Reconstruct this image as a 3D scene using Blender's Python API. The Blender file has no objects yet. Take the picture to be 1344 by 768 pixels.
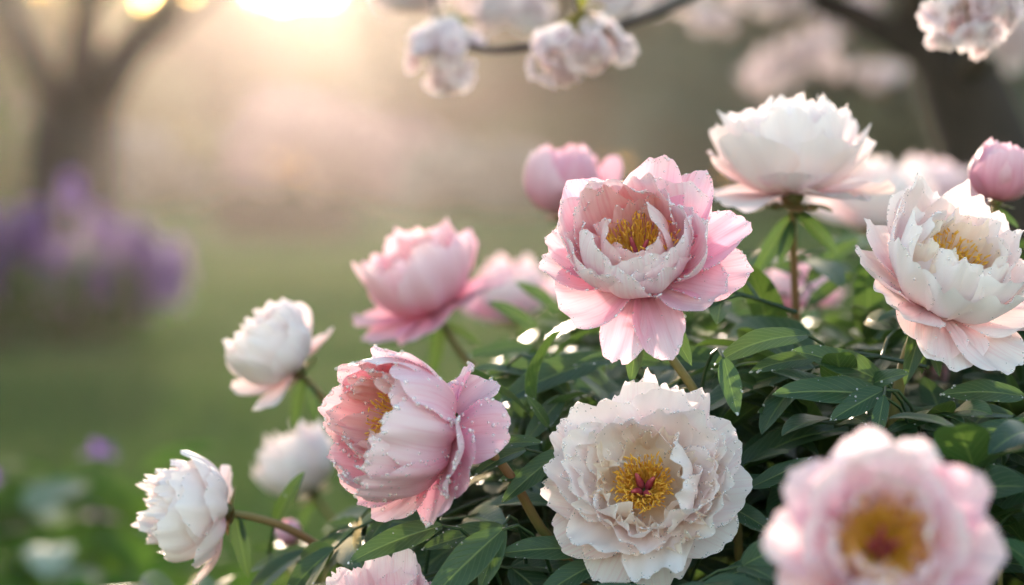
import bpy, bmesh, math, random
import numpy as np
from mathutils import Vector, Matrix
R = math.radians
scene = bpy.context.scene
COL = scene.collection

# ------------------------------------------------------------------ camera
CAM_H = 0.95
TILT = R(3.14)
FPX = 85.0 / 36.0 * 1344.0
cam_d = bpy.data.cameras.new('camera')
cam = bpy.data.objects.new('camera', cam_d)
COL.objects.link(cam)
cam.location = (0, 0, CAM_H)
cam.rotation_euler = (R(90) - TILT, 0, 0)
cam_d.lens = 85
cam_d.sensor_width = 36
cam_d.clip_start = 0.05
cam_d.clip_end = 2000
cam_d.dof.use_dof = True
cam_d.dof.focus_distance = 1.59
cam_d.dof.aperture_fstop = 3.2
scene.camera = cam

# ------------------------------------------------------------------ world, sun, exposure
SUN_EL, SUN_AZ = 7.0, -5.4           # degrees; azimuth measured from straight ahead, negative = left
w = bpy.data.worlds.new('World')
scene.world = w
w.use_nodes = True
wn = w.node_tree
bg = wn.nodes['Background']
sky = wn.nodes.new('ShaderNodeTexSky')
sky.sky_type = 'NISHITA'
sky.sun_disc = False
sky.sun_elevation = R(SUN_EL)
sky.sun_rotation = R(SUN_AZ)
sky.air_density = 1.0
sky.dust_density = 1.2
sky.ozone_density = 0.6
wn.links.new(sky.outputs[0], bg.inputs[0])
bg.inputs[1].default_value = 0.15
sun_d = bpy.data.lights.new('sun', 'SUN')
sun_d.energy = 2.1
sun_d.angle = R(0.5)
sun_d.color = (1.0, 0.81, 0.66)
sun = bpy.data.objects.new('sun', sun_d)
COL.objects.link(sun)
sd = Vector((math.sin(R(SUN_AZ)) * math.cos(R(SUN_EL)), math.cos(R(SUN_AZ)) * math.cos(R(SUN_EL)), math.sin(R(SUN_EL))))
sun.rotation_euler = sd.to_track_quat('Z', 'Y').to_euler()
sun.location = sd * 30
scene.view_settings.view_transform = 'Standard'
scene.view_settings.look = 'None'
scene.view_settings.gamma = 1
scene.view_settings.exposure = 2.44
scene.view_settings.use_curve_mapping = False
cy = scene.cycles
cy.use_denoising = True
cy.max_bounces = 14
cy.diffuse_bounces = 9
cy.glossy_bounces = 4
cy.transmission_bounces = 6
cy.transparent_max_bounces = 24
cy.volume_bounces = 0
cy.caustics_reflective = False
cy.caustics_refractive = False
cy.sample_clamp_indirect = 6.0

# ------------------------------------------------------------------ frame helpers
CAMV = np.array((0, 0, CAM_H))
FWD = np.array((0, math.cos(TILT), -math.sin(TILT)))
UPV = np.array((0, math.sin(TILT), math.cos(TILT)))
RGT = np.array((1.0, 0, 0))

def P(px, py, d):
    """the world point that stands d metres away and shows at (px, py) of the 1344 x 768 photograph"""
    return CAMV + FWD * d + RGT * ((px - 672) / FPX * d) + UPV * ((384 - py) / FPX * d)

def project(p):
    q = np.asarray(p) - CAMV
    d = q @ FWD
    return 672 + q @ RGT / d * FPX, 384 - q @ UPV / d * FPX, d

def nrm(v):
    v = np.asarray(v, float)
    return v / (np.linalg.norm(v) + 1e-12)

# ------------------------------------------------------------------ mesh helpers
class MB:
    """collects vertices, faces and uv; build() links ONE mesh object"""
    def __init__(self):
        self.v, self.f, self.uv, self.n = [], [], [], 0
    def add(self, v, f, uv=None):
        v = np.asarray(v, float).reshape(-1, 3)
        f = np.asarray(f, int)
        self.v.append(v)
        self.f.append(f + self.n)
        self.uv.append(np.zeros((len(v), 2)) if uv is None else np.asarray(uv, float).reshape(-1, 2))
        self.n += len(v)
    def mesh(self, name, mat, smooth=True):
        me = bpy.data.meshes.new(name)
        V = np.concatenate(self.v)
        UV = np.concatenate(self.uv)
        me.vertices.add(len(V))
        me.vertices.foreach_set('co', V.ravel())
        loops = np.concatenate([f.ravel() for f in self.f])
        tot = np.concatenate([np.full(len(f), f.shape[1]) for f in self.f])
        start = np.concatenate(([0], np.cumsum(tot)[:-1]))
        me.loops.add(len(loops))
        me.loops.foreach_set('vertex_index', loops.astype(np.int32))
        me.polygons.add(len(tot))
        me.polygons.foreach_set('loop_start', start.astype(np.int32))
        me.polygons.foreach_set('loop_total', tot.astype(np.int32))
        me.polygons.foreach_set('use_smooth', np.full(len(tot), smooth))
        uvl = me.uv_layers.new(name='UVMap')
        uvl.data.foreach_set('uv', UV[loops].ravel())
        me.update(calc_edges=True)
        me.validate()
        me.materials.append(mat)
        return me
    def build(self, name, mat, parent=None, smooth=True):
        o = bpy.data.objects.new(name, self.mesh(name, mat, smooth))
        COL.objects.link(o)
        if parent is not None:
            o.parent = parent
        return o

def grid_faces(nu, nv):
    i, j = np.meshgrid(np.arange(nu - 1), np.arange(nv - 1), indexing='ij')
    a = (i * nv + j).ravel()
    return np.stack([a, a + nv, a + nv + 1, a + 1], 1)

def tube(mb, pts, rad, seg=7, uvk=1.0):
    pts = np.asarray(pts, float)
    n = len(pts)
    rad = np.broadcast_to(np.asarray(rad, float), (n,))
    t = np.gradient(pts, axis=0)
    t /= np.linalg.norm(t, axis=1)[:, None] + 1e-12
    a = np.array((0.31, 0.52, 0.79)) if abs(t[0][2]) > 0.9 else np.array((0, 0, 1.0))
    x = nrm(np.cross(a, t[0]))
    ang = np.arange(seg) / seg * 2 * math.pi
    V = np.zeros((n, seg, 3))
    for k in range(n):
        x = nrm(x - t[k] * (x @ t[k]))
        y = np.cross(t[k], x)
        V[k] = pts[k] + rad[k] * (np.cos(ang)[:, None] * x + np.sin(ang)[:, None] * y)
    f = []
    for k in range(n - 1):
        for s in range(seg):
            s2 = (s + 1) % seg
            f.append((k * seg + s, k * seg + s2, (k + 1) * seg + s2, (k + 1) * seg + s))
    uv = np.stack([np.tile(ang / 6.283, n), np.repeat(np.linspace(0, 1, n) * uvk, seg)], 1)
    mb.add(V, f, uv)
    for k, flip in ((0, True), (n - 1, False)):
        c = np.concatenate([V[k], [pts[k] + (-1 if flip else 1) * t[k] * rad[k] * 0.5]])
        tri = [((s + 1) % seg, s, seg) if flip else (s, (s + 1) % seg, seg) for s in range(seg)]
        mb.add(c, tri)

def bez(p0, p1, p2, p3, n=12):
    t = np.linspace(0, 1, n)[:, None]
    p0, p1, p2, p3 = (np.asarray(p, float) for p in (p0, p1, p2, p3))
    return (1 - t) ** 3 * p0 + 3 * (1 - t) ** 2 * t * p1 + 3 * (1 - t) * t ** 2 * p2 + t ** 3 * p3

def ico(sub):
    bm = bmesh.new()
    bmesh.ops.create_icosphere(bm, subdivisions=sub, radius=1)
    v = np.array([x.co[:] for x in bm.verts])
    f = np.array([[x.index for x in fc.verts] for fc in bm.faces])
    bm.free()
    return v, f
ICO1, ICO2, ICO3 = ico(1), ico(2), ico(3)

def wob(rng, x, freqs, seed=None):
    """a smooth random function of x, about -1..1"""
    out = 0
    tot = 0
    for fq in freqs:
        a = rng.uniform(0.6, 1.0) / math.sqrt(fq)
        out = out + a * np.sin(fq * rng.uniform(0.85, 1.15) * x + rng.uniform(0, 6.283))
        tot += a
    return out / tot * 1.5

def empty(name, loc, label=None, cat=None, group=None, mat=None):
    o = bpy.data.objects.new(name, None)
    COL.objects.link(o)
    o.empty_display_size = 0.05
    if mat is not None:
        o.matrix_world = mat
    else:
        o.location = Vector(loc)
    tag(o, label, cat, group)
    return o

def tag(o, label=None, cat=None, group=None, kind=None):
    if label: o['label'] = label
    if cat: o['category'] = cat
    if group: o['group'] = group
    if kind: o['kind'] = kind
    return o

# ------------------------------------------------------------------ materials
def new_mat(name):
    m = bpy.data.materials.new(name)
    m.use_nodes = True
    nt = m.node_tree
    nt.nodes.clear()
    out = nt.nodes.new('ShaderNodeOutputMaterial')
    return m, nt, out

def ramp(nt, stops, fac=None):
    r = nt.nodes.new('ShaderNodeValToRGB')
    e = r.color_ramp.elements
    while len(e) < len(stops):
        e.new(0.5)
    for k, (p, c) in enumerate(stops):
        e[k].position = p
        e[k].color = (*c, 1)
    if fac is not None:
        nt.links.new(fac, r.inputs[0])
    return r

def mixrgb(nt, mode, fac, a, b):
    m = nt.nodes.new('ShaderNodeMix')
    m.data_type = 'RGBA'
    m.blend_type = mode
    for s, val in ((0, fac), (6, a), (7, b)):
        if isinstance(val, (int, float)):
            m.inputs[s].default_value = val
        elif isinstance(val, tuple):
            m.inputs[s].default_value = (*val, 1)
        else:
            nt.links.new(val, m.inputs[s])
    return m.outputs[2]

def math_n(nt, op, a, b=None):
    m = nt.nodes.new('ShaderNodeMath')
    m.operation = op
    for k, val in ((0, a), (1, b)):
        if val is None: continue
        if isinstance(val, (int, float)): m.inputs[k].default_value = val
        else: nt.links.new(val, m.inputs[k])
    return m.outputs[0]

def petal_mat(name, base, mid, edge, tcol=(1.0, 0.90, 0.90), tmix=0.42, streak=0.45, streak_col=(0.82, 0.46, 0.56)):
    """petal skin: pigment deeper near the claw and in fine lengthwise veins, paler at the rim; thin enough to let light through"""
    m, nt, out = new_mat(name)
    uv = nt.nodes.new('ShaderNodeUVMap')
    sep = nt.nodes.new('ShaderNodeSeparateXYZ')
    nt.links.new(uv.outputs[0], sep.inputs[0])
    mp = nt.nodes.new('ShaderNodeMapping')
    mp.inputs['Scale'].default_value = (34, 1.6, 1)
    nt.links.new(uv.outputs[0], mp.inputs[0])
    info = nt.nodes.new('ShaderNodeObjectInfo')
    n1 = nt.nodes.new('ShaderNodeTexNoise')
    n1.noise_dimensions = '4D'
    n1.inputs['Scale'].default_value = 1.0
    n1.inputs['Detail'].default_value = 3
    nt.links.new(mp.outputs[0], n1.inputs['Vector'])
    w4 = math_n(nt, 'MULTIPLY', info.outputs['Random'], 37.0)
    nt.links.new(w4, n1.inputs['W'])
    n2 = nt.nodes.new('ShaderNodeTexNoise')
    n2.noise_dimensions = '4D'
    n2.inputs['Scale'].default_value = 2.6
    n2.inputs['Detail'].default_value = 4
    nt.links.new(uv.outputs[0], n2.inputs['Vector'])
    nt.links.new(w4, n2.inputs['W'])
    vv = math_n(nt, 'ADD', sep.outputs[1], math_n(nt, 'MULTIPLY', math_n(nt, 'SUBTRACT', n2.outputs[0], 0.5), 0.55))
    cr = ramp(nt, [(0.05, base), (0.45, mid), (0.92, edge)], vv)
    st = ramp(nt, [(0.48, (0, 0, 0)), (0.72, (1, 1, 1))], n1.outputs[0])
    stf = math_n(nt, 'MULTIPLY', st.outputs[0], streak)
    c = mixrgb(nt, 'MIX', stf, cr.outputs[0], mixrgb(nt, 'MULTIPLY', 1.0, cr.outputs[0], streak_col))
    hsv = nt.nodes.new('ShaderNodeHueSaturation')
    nt.links.new(c, hsv.inputs['Color'])
    mr = nt.nodes.new('ShaderNodeMapRange')
    mr.inputs[3].default_value = 0.75; mr.inputs[4].default_value = 1.25
    nt.links.new(info.outputs['Random'], mr.inputs[0])
    nt.links.new(mr.outputs[0], hsv.inputs['Saturation'])
    col = hsv.outputs[0]
    pb = nt.nodes.new('ShaderNodeBsdfPrincipled')
    nt.links.new(col, pb.inputs['Base Color'])
    pb.inputs['Roughness'].default_value = 0.5
    pb.inputs['Specular IOR Level'].default_value = 0.28
    pb.inputs['Sheen Weight'].default_value = 0.12
    bp = nt.nodes.new('ShaderNodeBump')
    bp.inputs['Strength'].default_value = 0.34
    bp.inputs['Distance'].default_value = 0.0006
    nt.links.new(n1.outputs[0], bp.inputs['Height'])
    nt.links.new(bp.outputs[0], pb.inputs['Normal'])
    tr = nt.nodes.new('ShaderNodeBsdfTranslucent')
    nt.links.new(mixrgb(nt, 'MULTIPLY', 1.0, col, tcol), tr.inputs['Color'])
    mx = nt.nodes.new('ShaderNodeMixShader')
    mx.inputs[0].default_value = tmix
    nt.links.new(pb.outputs[0], mx.inputs[1])
    nt.links.new(tr.outputs[0], mx.inputs[2])
    nt.links.new(mx.outputs[0], out.inputs[0])
    return m

def leaf_mat(name, c1, c2, tcol, tmix=0.35, rough=0.40, rib=(0.16, 0.22, 0.06), spec=0.5, veins=True):
    m, nt, out = new_mat(name)
    uv = nt.nodes.new('ShaderNodeUVMap')
    sep = nt.nodes.new('ShaderNodeSeparateXYZ')
    nt.links.new(uv.outputs[0], sep.inputs[0])
    geo = nt.nodes.new('ShaderNodeNewGeometry')
    tc = nt.nodes.new('ShaderNodeTexCoord')
    no = nt.nodes.new('ShaderNodeTexNoise')
    no.inputs['Scale'].default_value = 11
    no.inputs['Detail'].default_value = 5
    nt.links.new(tc.outputs['Object'], no.inputs['Vector'])
    f = math_n(nt, 'ADD', math_n(nt, 'MULTIPLY', geo.outputs['Random Per Island'], 0.6), math_n(nt, 'MULTIPLY', no.outputs[0], 0.5))
    cr = ramp(nt, [(0.2, c1), (0.72, c2), (0.98, tuple(1.9 * c for c in c2))], f)
    col = cr.outputs[0]
    pb = nt.nodes.new('ShaderNodeBsdfPrincipled')
    if veins:
        du = math_n(nt, 'ABSOLUTE', math_n(nt, 'SUBTRACT', sep.outputs[0], 0.5))
        # side veins leave the midrib at a slant
        ph = math_n(nt, 'ADD', math_n(nt, 'MULTIPLY', sep.outputs[1], 62.0), math_n(nt, 'MULTIPLY', du, -38.0))
        sv = math_n(nt, 'POWER', math_n(nt, 'MAXIMUM', math_n(nt, 'SINE', ph), 0.0), 14.0)
        mid = nt.nodes.new('ShaderNodeMapRange')
        mid.inputs[1].default_value = 0.014; mid.inputs[2].default_value = 0.045
        mid.inputs[3].default_value = 1; mid.inputs[4].default_value = 0
        nt.links.new(du, mid.inputs[0])
        edge = nt.nodes.new('ShaderNodeMapRange')
        edge.inputs[1].default_value = 0.475; edge.inputs[2].default_value = 0.5
        nt.links.new(du, edge.inputs[0])
        vein = math_n(nt, 'MAXIMUM', math_n(nt, 'MAXIMUM', mid.outputs[0], math_n(nt, 'MULTIPLY', sv, 0.42)), math_n(nt, 'MULTIPLY', edge.outputs[0], 0.55))
        col = mixrgb(nt, 'MIX', math_n(nt, 'MULTIPLY', vein, 0.9), col, rib)
        bp = nt.nodes.new('ShaderNodeBump')
        bp.inputs['Strength'].default_value = 0.4
        bp.inputs['Distance'].default_value = 0.0012
        bp.invert = True
        nt.links.new(math_n(nt, 'ADD', vein, math_n(nt, 'MULTIPLY', no.outputs[0], 1.2)), bp.inputs['Height'])
        nt.links.new(bp.outputs[0], pb.inputs['Normal'])
    nt.links.new(col, pb.inputs['Base Color'])
    pb.inputs['Roughness'].default_value = rough
    pb.inputs['Specular IOR Level'].default_value = spec
    tr = nt.nodes.new('ShaderNodeBsdfTranslucent')
    nt.links.new(mixrgb(nt, 'MIX', 0.75, col, tcol), tr.inputs['Color'])
    mx = nt.nodes.new('ShaderNodeMixShader')
    mx.inputs[0].default_value = tmix
    nt.links.new(pb.outputs[0], mx.inputs[1])
    nt.links.new(tr.outputs[0], mx.inputs[2])
    nt.links.new(mx.outputs[0], out.inputs[0])
    return m

def plain_mat(name, stops, scale=20, rough=0.6, spec=0.3, bump=0.0, bdist=0.002, detail=5, stretch=(1, 1, 1), coord='Object', tmix=0.0):
    m, nt, out = new_mat(name)
    tc = nt.nodes.new('ShaderNodeTexCoord')
    mp = nt.nodes.new('ShaderNodeMapping')
    mp.inputs['Scale'].default_value = stretch
    nt.links.new(tc.outputs[coord], mp.inputs[0])
    no = nt.nodes.new('ShaderNodeTexNoise')
    no.inputs['Scale'].default_value = scale
    no.inputs['Detail'].default_value = detail
    nt.links.new(mp.outputs[0], no.inputs['Vector'])
    k = len(stops) - 1
    cr = ramp(nt, [(0.3 + 0.4 * i / max(k, 1), c) for i, c in enumerate(stops)], no.outputs[0])
    pb = nt.nodes.new('ShaderNodeBsdfPrincipled')
    nt.links.new(cr.outputs[0], pb.inputs['Base Color'])
    pb.inputs['Roughness'].default_value = rough
    pb.inputs['Specular IOR Level'].default_value = spec
    if bump:
        bp = nt.nodes.new('ShaderNodeBump')
        bp.inputs['Strength'].default_value = bump
        bp.inputs['Distance'].default_value = bdist
        nt.links.new(no.outputs[0], bp.inputs['Height'])
        nt.links.new(bp.outputs[0], pb.inputs['Normal'])
    last = pb.outputs[0]
    if tmix:
        tr = nt.nodes.new('ShaderNodeBsdfTranslucent')
        nt.links.new(cr.outputs[0], tr.inputs['Color'])
        mx = nt.nodes.new('ShaderNodeMixShader')
        mx.inputs[0].default_value = tmix
        nt.links.new(last, mx.inputs[1]); nt.links.new(tr.outputs[0], mx.inputs[2])
        last = mx.outputs[0]
    nt.links.new(last, out.inputs[0])
    return m

M = {}
# pink blooms: guards, bowl, inside
M['pink_guard'] = petal_mat('petal_pink_guard', (0.74, 0.27, 0.42), (0.82, 0.45, 0.59), (0.88, 0.67, 0.76))
M['pink_bowl'] = petal_mat('petal_pink_bowl', (0.84, 0.36, 0.46), (0.89, 0.54, 0.64), (0.92, 0.73, 0.79), tmix=0.36)
M['pink_inner'] = petal_mat('petal_pink_inner', (0.90, 0.34, 0.33), (0.92, 0.50, 0.50), (0.94, 0.73, 0.74), tmix=0.44)
# white blooms
M['white_guard'] = petal_mat('petal_white_guard', (0.89, 0.60, 0.66), (0.92, 0.77, 0.79), (0.94, 0.87, 0.865), streak=0.3, tmix=0.36)
M['white_bowl'] = petal_mat('petal_white_bowl', (0.91, 0.78, 0.74), (0.93, 0.85, 0.835), (0.94, 0.885, 0.88), streak=0.15, streak_col=(0.94, 0.84, 0.84), tmix=0.36)
M['white_inner'] = petal_mat('petal_white_inner', (0.93, 0.76, 0.56), (0.94, 0.84, 0.74), (0.94, 0.90, 0.86), streak=0.15, streak_col=(0.95, 0.84, 0.76), tcol=(1, 0.90, 0.78), tmix=0.5)
# blush bloom (front)
M['blush_guard'] = petal_mat('petal_blush_guard', (0.72, 0.28, 0.42), (0.83, 0.50, 0.61), (0.89, 0.72, 0.79))
M['blush_bowl'] = petal_mat('petal_blush_bowl', (0.84, 0.42, 0.50), (0.91, 0.70, 0.75), (0.94, 0.83, 0.86), tmix=0.34)
M['bud_petal'] = petal_mat('petal_bud_pink', (0.74, 0.29, 0.40), (0.83, 0.43, 0.57), (0.88, 0.63, 0.72))
M['stamen'] = plain_mat('stamen_gold', [(0.88, 0.50, 0.05), (0.95, 0.66, 0.12)], 300, 0.6, tmix=0.4)
M['pistil'] = plain_mat('pistil_crimson', [(0.26, 0.015, 0.05), (0.50, 0.10, 0.12)], 160, 0.45)
M['stem'] = plain_mat('stem_green_red', [(0.22, 0.13, 0.055), (0.17, 0.16, 0.05), (0.30, 0.12, 0.07)], 14, 0.45, bump=0.15, stretch=(1, 1, 0.2))
M['sepal'] = plain_mat('sepal_green', [(0.10, 0.16, 0.04), (0.16, 0.17, 0.06), (0.30, 0.07, 0.06)], 40, 0.45, tmix=0.2)
M['leaf'] = leaf_mat('peony_leaf', (0.009, 0.036, 0.024), (0.026, 0.068, 0.030), (0.17, 0.29, 0.04), tmix=0.26, rib=(0.14, 0.20, 0.07), spec=0.4)
M['dew'], nt_, out_ = new_mat('dew_water')
g_ = nt_.nodes.new('ShaderNodeBsdfGlossy')
g_.inputs['Roughness'].default_value = 0.12
t_ = nt_.nodes.new('ShaderNodeBsdfTransparent')
t_.inputs['Color'].default_value = (0.985, 0.985, 0.985, 1)
lw_ = nt_.nodes.new('ShaderNodeLayerWeight')
lw_.inputs['Blend'].default_value = 0.30
mx_ = nt_.nodes.new('ShaderNodeMixShader')
ge_ = nt_.nodes.new('ShaderNodeNewGeometry')
front_ = math_n(nt_, 'SUBTRACT', 1.0, ge_.outputs['Backfacing'])
nt_.links.new(math_n(nt_, 'MULTIPLY', front_, math_n(nt_, 'MINIMUM', math_n(nt_, 'ADD', math_n(nt_, 'MULTIPLY', lw_.outputs['Fresnel'], 0.8), 0.06), 0.8)), mx_.inputs[0])
tl_ = nt_.nodes.new('ShaderNodeBsdfTranslucent')
tl_.inputs['Color'].default_value = (0.95, 0.95, 0.95, 1)
mt_ = nt_.nodes.new('ShaderNodeMixShader')
nt_.links.new(math_n(nt_, 'MULTIPLY', front_, 0.32), mt_.inputs[0])
nt_.links.new(t_.outputs[0], mt_.inputs[1])
df_ = nt_.nodes.new('ShaderNodeBsdfDiffuse')
df_.inputs['Color'].default_value = (0.95, 0.95, 0.95, 1)  # white body colour stands in for bright sky shining in each drop
md_ = nt_.nodes.new('ShaderNodeMixShader')
md_.inputs[0].default_value = 0.9
nt_.links.new(tl_.outputs[0], md_.inputs[1])
nt_.links.new(df_.outputs[0], md_.inputs[2])
nt_.links.new(md_.outputs[0], mt_.inputs[2])
nt_.links.new(mt_.outputs[0], mx_.inputs[1])
nt_.links.new(g_.outputs[0], mx_.inputs[2])
nt_.links.new(mx_.outputs[0], out_.inputs[0])
M['bark'] = plain_mat('tree_bark', [(0.012, 0.009, 0.007), (0.036, 0.026, 0.020)], 9, 0.85, bump=0.8, bdist=0.02, stretch=(1, 1, 0.25))
M['twig'] = plain_mat('cherry_twig', [(0.035, 0.024, 0.02), (0.085, 0.06, 0.05)], 40, 0.7, bump=0.4)
M['blossom'] = plain_mat('cherry_blossom', [(0.91, 0.77, 0.80), (0.95, 0.89, 0.90)], 60, 0.55, tmix=0.5)
M['bud_leaf'] = plain_mat('young_cherry_leaf', [(0.28, 0.17, 0.03), (0.30, 0.30, 0.05)], 60, 0.5, tmix=0.4)

# ------------------------------------------------------------------ ground
def ground_mat():
    m, nt, out = new_mat('lawn')
    tc = nt.nodes.new('ShaderNodeTexCoord')
    n1 = nt.nodes.new('ShaderNodeTexNoise'); n1.inputs['Scale'].default_value = 0.35; n1.inputs['Detail'].default_value = 5
    n2 = nt.nodes.new('ShaderNodeTexNoise'); n2.inputs['Scale'].default_value = 9; n2.inputs['Detail'].default_value = 8
    for n in (n1, n2): nt.links.new(tc.outputs['Object'], n.inputs['Vector'])
    f = math_n(nt, 'ADD', math_n(nt, 'MULTIPLY', n1.outputs[0], 0.6), math_n(nt, 'MULTIPLY', n2.outputs[0], 0.4))
    cr = ramp(nt, [(0.38, (0.016, 0.048, 0.013)), (0.50, (0.032, 0.076, 0.019)), (0.60, (0.115, 0.130, 0.040))], f)  # yellowish top stop paints sunlit streaks into the grass colour
    pb = nt.nodes.new('ShaderNodeBsdfPrincipled')
    nt.links.new(cr.outputs[0], pb.inputs['Base Color'])
    pb.inputs['Roughness'].default_value = 1.0
    pb.inputs['Specular IOR Level'].default_value = 0.0
    bp = nt.nodes.new('ShaderNodeBump'); bp.inputs['Strength'].default_value = 0.8; bp.inputs['Distance'].default_value = 0.05
    nt.links.new(n2.outputs[0], bp.inputs['Height']); nt.links.new(bp.outputs[0], pb.inputs['Normal'])
    nt.links.new(pb.outputs[0], out.inputs[0])
    return m
M['lawn'] = ground_mat()
M['soil'] = plain_mat('flower_bed_soil', [(0.02, 0.014, 0.01), (0.05, 0.036, 0.025)], 30, 0.95, bump=0.8, bdist=0.02)
mb = MB()
mb.add([(-150, -40, 0), (150, -40, 0), (150, 170, 0), (-150, 170, 0)], [(0, 1, 2, 3)])
tag(mb.build('lawn', M['lawn']), kind='structure')
mb = MB()
rr = np.random.default_rng(4)
ang = np.linspace(0, 2 * math.pi, 48, endpoint=False)
rad = 1 + 0.06 * np.sin(3 * ang + 1) + 0.04 * np.sin(7 * ang)
v = [(0.42, 1.95, 0.012)] + [(0.42 + 0.95 * rad[k] * math.cos(a), 1.95 + 0.9 * rad[k] * math.sin(a), 0.004) for k, a in enumerate(ang)]
mb.add(v, [(0, 1 + k, 1 + (k + 1) % 48) for k in range(48)])
tag(mb.build('flower_bed_ground', M['soil']), kind='structure')

# grass
rr = np.random.default_rng(9)
NG = 52000
yy = 3.2 + 22 * rr.random(NG) ** 1.7
xx = (rr.random(NG) - 0.5) * (0.62 * yy + 1.6) - 0.05 * yy
hh = rr.uniform(0.03, 0.075, NG)
an = rr.uniform(0, 6.283, NG)
ww = 0.0022 + 0.0006 * yy / 6
lx, ly = rr.normal(0, 0.02, NG), rr.normal(0, 0.02, NG)
V = np.zeros((NG, 4, 3))
dx, dy = np.cos(an) * ww, np.sin(an) * ww
V[:, 0] = np.stack([xx - dx, yy - dy, np.zeros(NG)], 1)
V[:, 1] = np.stack([xx + dx, yy + dy, np.zeros(NG)], 1)
V[:, 2] = np.stack([xx + lx + dx * 0.3, yy + ly + dy * 0.3, hh], 1)
V[:, 3] = np.stack([xx + lx - dx * 0.3, yy + ly - dy * 0.3, hh], 1)
M['grass'] = leaf_mat('grass_blade', (0.022, 0.055, 0.014), (0.060, 0.095, 0.026), (0.12, 0.19, 0.035), 0.3, 0.8, veins=False, spec=0.05)
mb = MB(); mb.add(V, np.arange(NG * 4).reshape(NG, 4))
tag(mb.build('grass', M['grass'], smooth=False), kind='stuff')

# ------------------------------------------------------------------ haze
HAZE = 0.00055
mb = MB()
hx, hy0, hy1, hz0, hz1 = 155, -45, 175, -1, 16
v = [(x, y, z) for z in (hz0, hz1) for y in (hy0, hy1) for x in (-hx, hx)]
mb.add(v, [(0, 2, 3, 1), (4, 5, 7, 6), (0, 1, 5, 4), (2, 6, 7, 3), (0, 4, 6, 2), (1, 3, 7, 5)])
hm, nt_, out_ = new_mat('haze')
pv = nt_.nodes.new('ShaderNodeVolumePrincipled')
pv.inputs['Color'].default_value = (0.97, 0.88, 0.82, 1)
pv.inputs['Density'].default_value = HAZE
pv.inputs['Anisotropy'].default_value = 0.82
nt_.links.new(pv.outputs[0], out_.inputs['Volume'])
tag(mb.build('haze', hm, smooth=False), kind='stuff')

# ------------------------------------------------------------------ trees and background plants
def leaf_cloud(mb, rng, centres, spread, n, size, squash=0.8):
    """n small folded leaf faces spread through clumps"""
    centres = np.asarray(centres, float)
    k = rng.integers(0, len(centres), n)
    sp = np.broadcast_to(np.asarray(spread, float), (len(centres),))[k]
    d = rng.normal(0, 1, (n, 3))
    d /= np.linalg.norm(d, axis=1)[:, None]
    d *= (rng.random(n) ** 0.45)[:, None]
    c = centres[k] + d * sp[:, None] * np.array((1, 1, squash))
    a = rng.normal(0, 1, (n, 3)); a /= np.linalg.norm(a, axis=1)[:, None]
    b = np.cross(a, rng.normal(0, 1, (n, 3))); b /= np.linalg.norm(b, axis=1)[:, None] + 1e-9
    s = size * rng.uniform(0.6, 1.3, n)[:, None]
    V = np.stack([c - a * s, c - b * s * 0.5, c + a * s, c + b * s * 0.5], 1)
    mb.add(V, np.arange(n * 4).reshape(n, 4))

def limbs(rng, base, top_h, r, lean=(0, 0), n=5, spread=2.0, fork=0.35):
    """trunk path and limb paths, for a broad garden tree"""
    base = np.asarray(base, float)
    top = base + np.array((lean[0], lean[1], top_h))
    k = 9
    t = np.linspace(0, 1, k)[:, None]
    tr = base + (top - base) * t + rng.normal(0, 0.02 * top_h, (k, 3)) * t * np.array((1, 1, 0))
    out = [(tr, np.linspace(r, r * 0.25, k))]
    tips = [tr[-1]]
    for i in range(n):
        f = rng.uniform(fork, 0.85)
        p0 = tr[0] + (tr[-1] - tr[0]) * f
        a = i / n * 6.283 + rng.uniform(-0.4, 0.4)
        L = spread * rng.uniform(0.7, 1.1) * (1.2 - 0.5 * f)
        p3 = p0 + np.array((math.cos(a) * L, math.sin(a) * L, L * rng.uniform(0.5, 1.0)))
        out.append((bez(p0, p0 + (p3 - p0) * 0.3 + np.array((0, 0, 0.1 * L)), p3 - np.array((0, 0, 0.15 * L)), p3, 7), np.linspace(r * 0.5 * (1.1 - f), r * 0.08, 7)))
        tips.append(p3)
    return out, tips

def tree(name, label, cat, group, base, h, r, leafmat, crown_r, n=2600, size=0.14, seed=1, spread=2.0, fork=0.35, lean=(0, 0), extra=3):
    rng = np.random.default_rng(seed)
    root = empty(name, base, label, cat, group)
    lm, tips = limbs(rng, (0, 0, 0), h * 0.8, r, lean, 6, spread, fork)
    mb = MB(); tube(mb, *lm[0], 9); mb.build('trunk', M['bark'], root)
    for p, q in lm[1:]:
        mb = MB(); tube(mb, p, q, 6); mb.build('limb', M['bark'], root)
    cs = []
    for t in tips:
        cs.append(t)
        for _ in range(extra):
            cs.append(t + rng.normal(0, crown_r * 0.7, 3) * np.array((1, 1, 0.7)))
    mb = MB(); leaf_cloud(mb, rng, cs, crown_r * rng.uniform(0.5, 0.9, len(cs)), n, size)
    mb.build('crown', leafmat, root, smooth=False)
    return root

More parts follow.
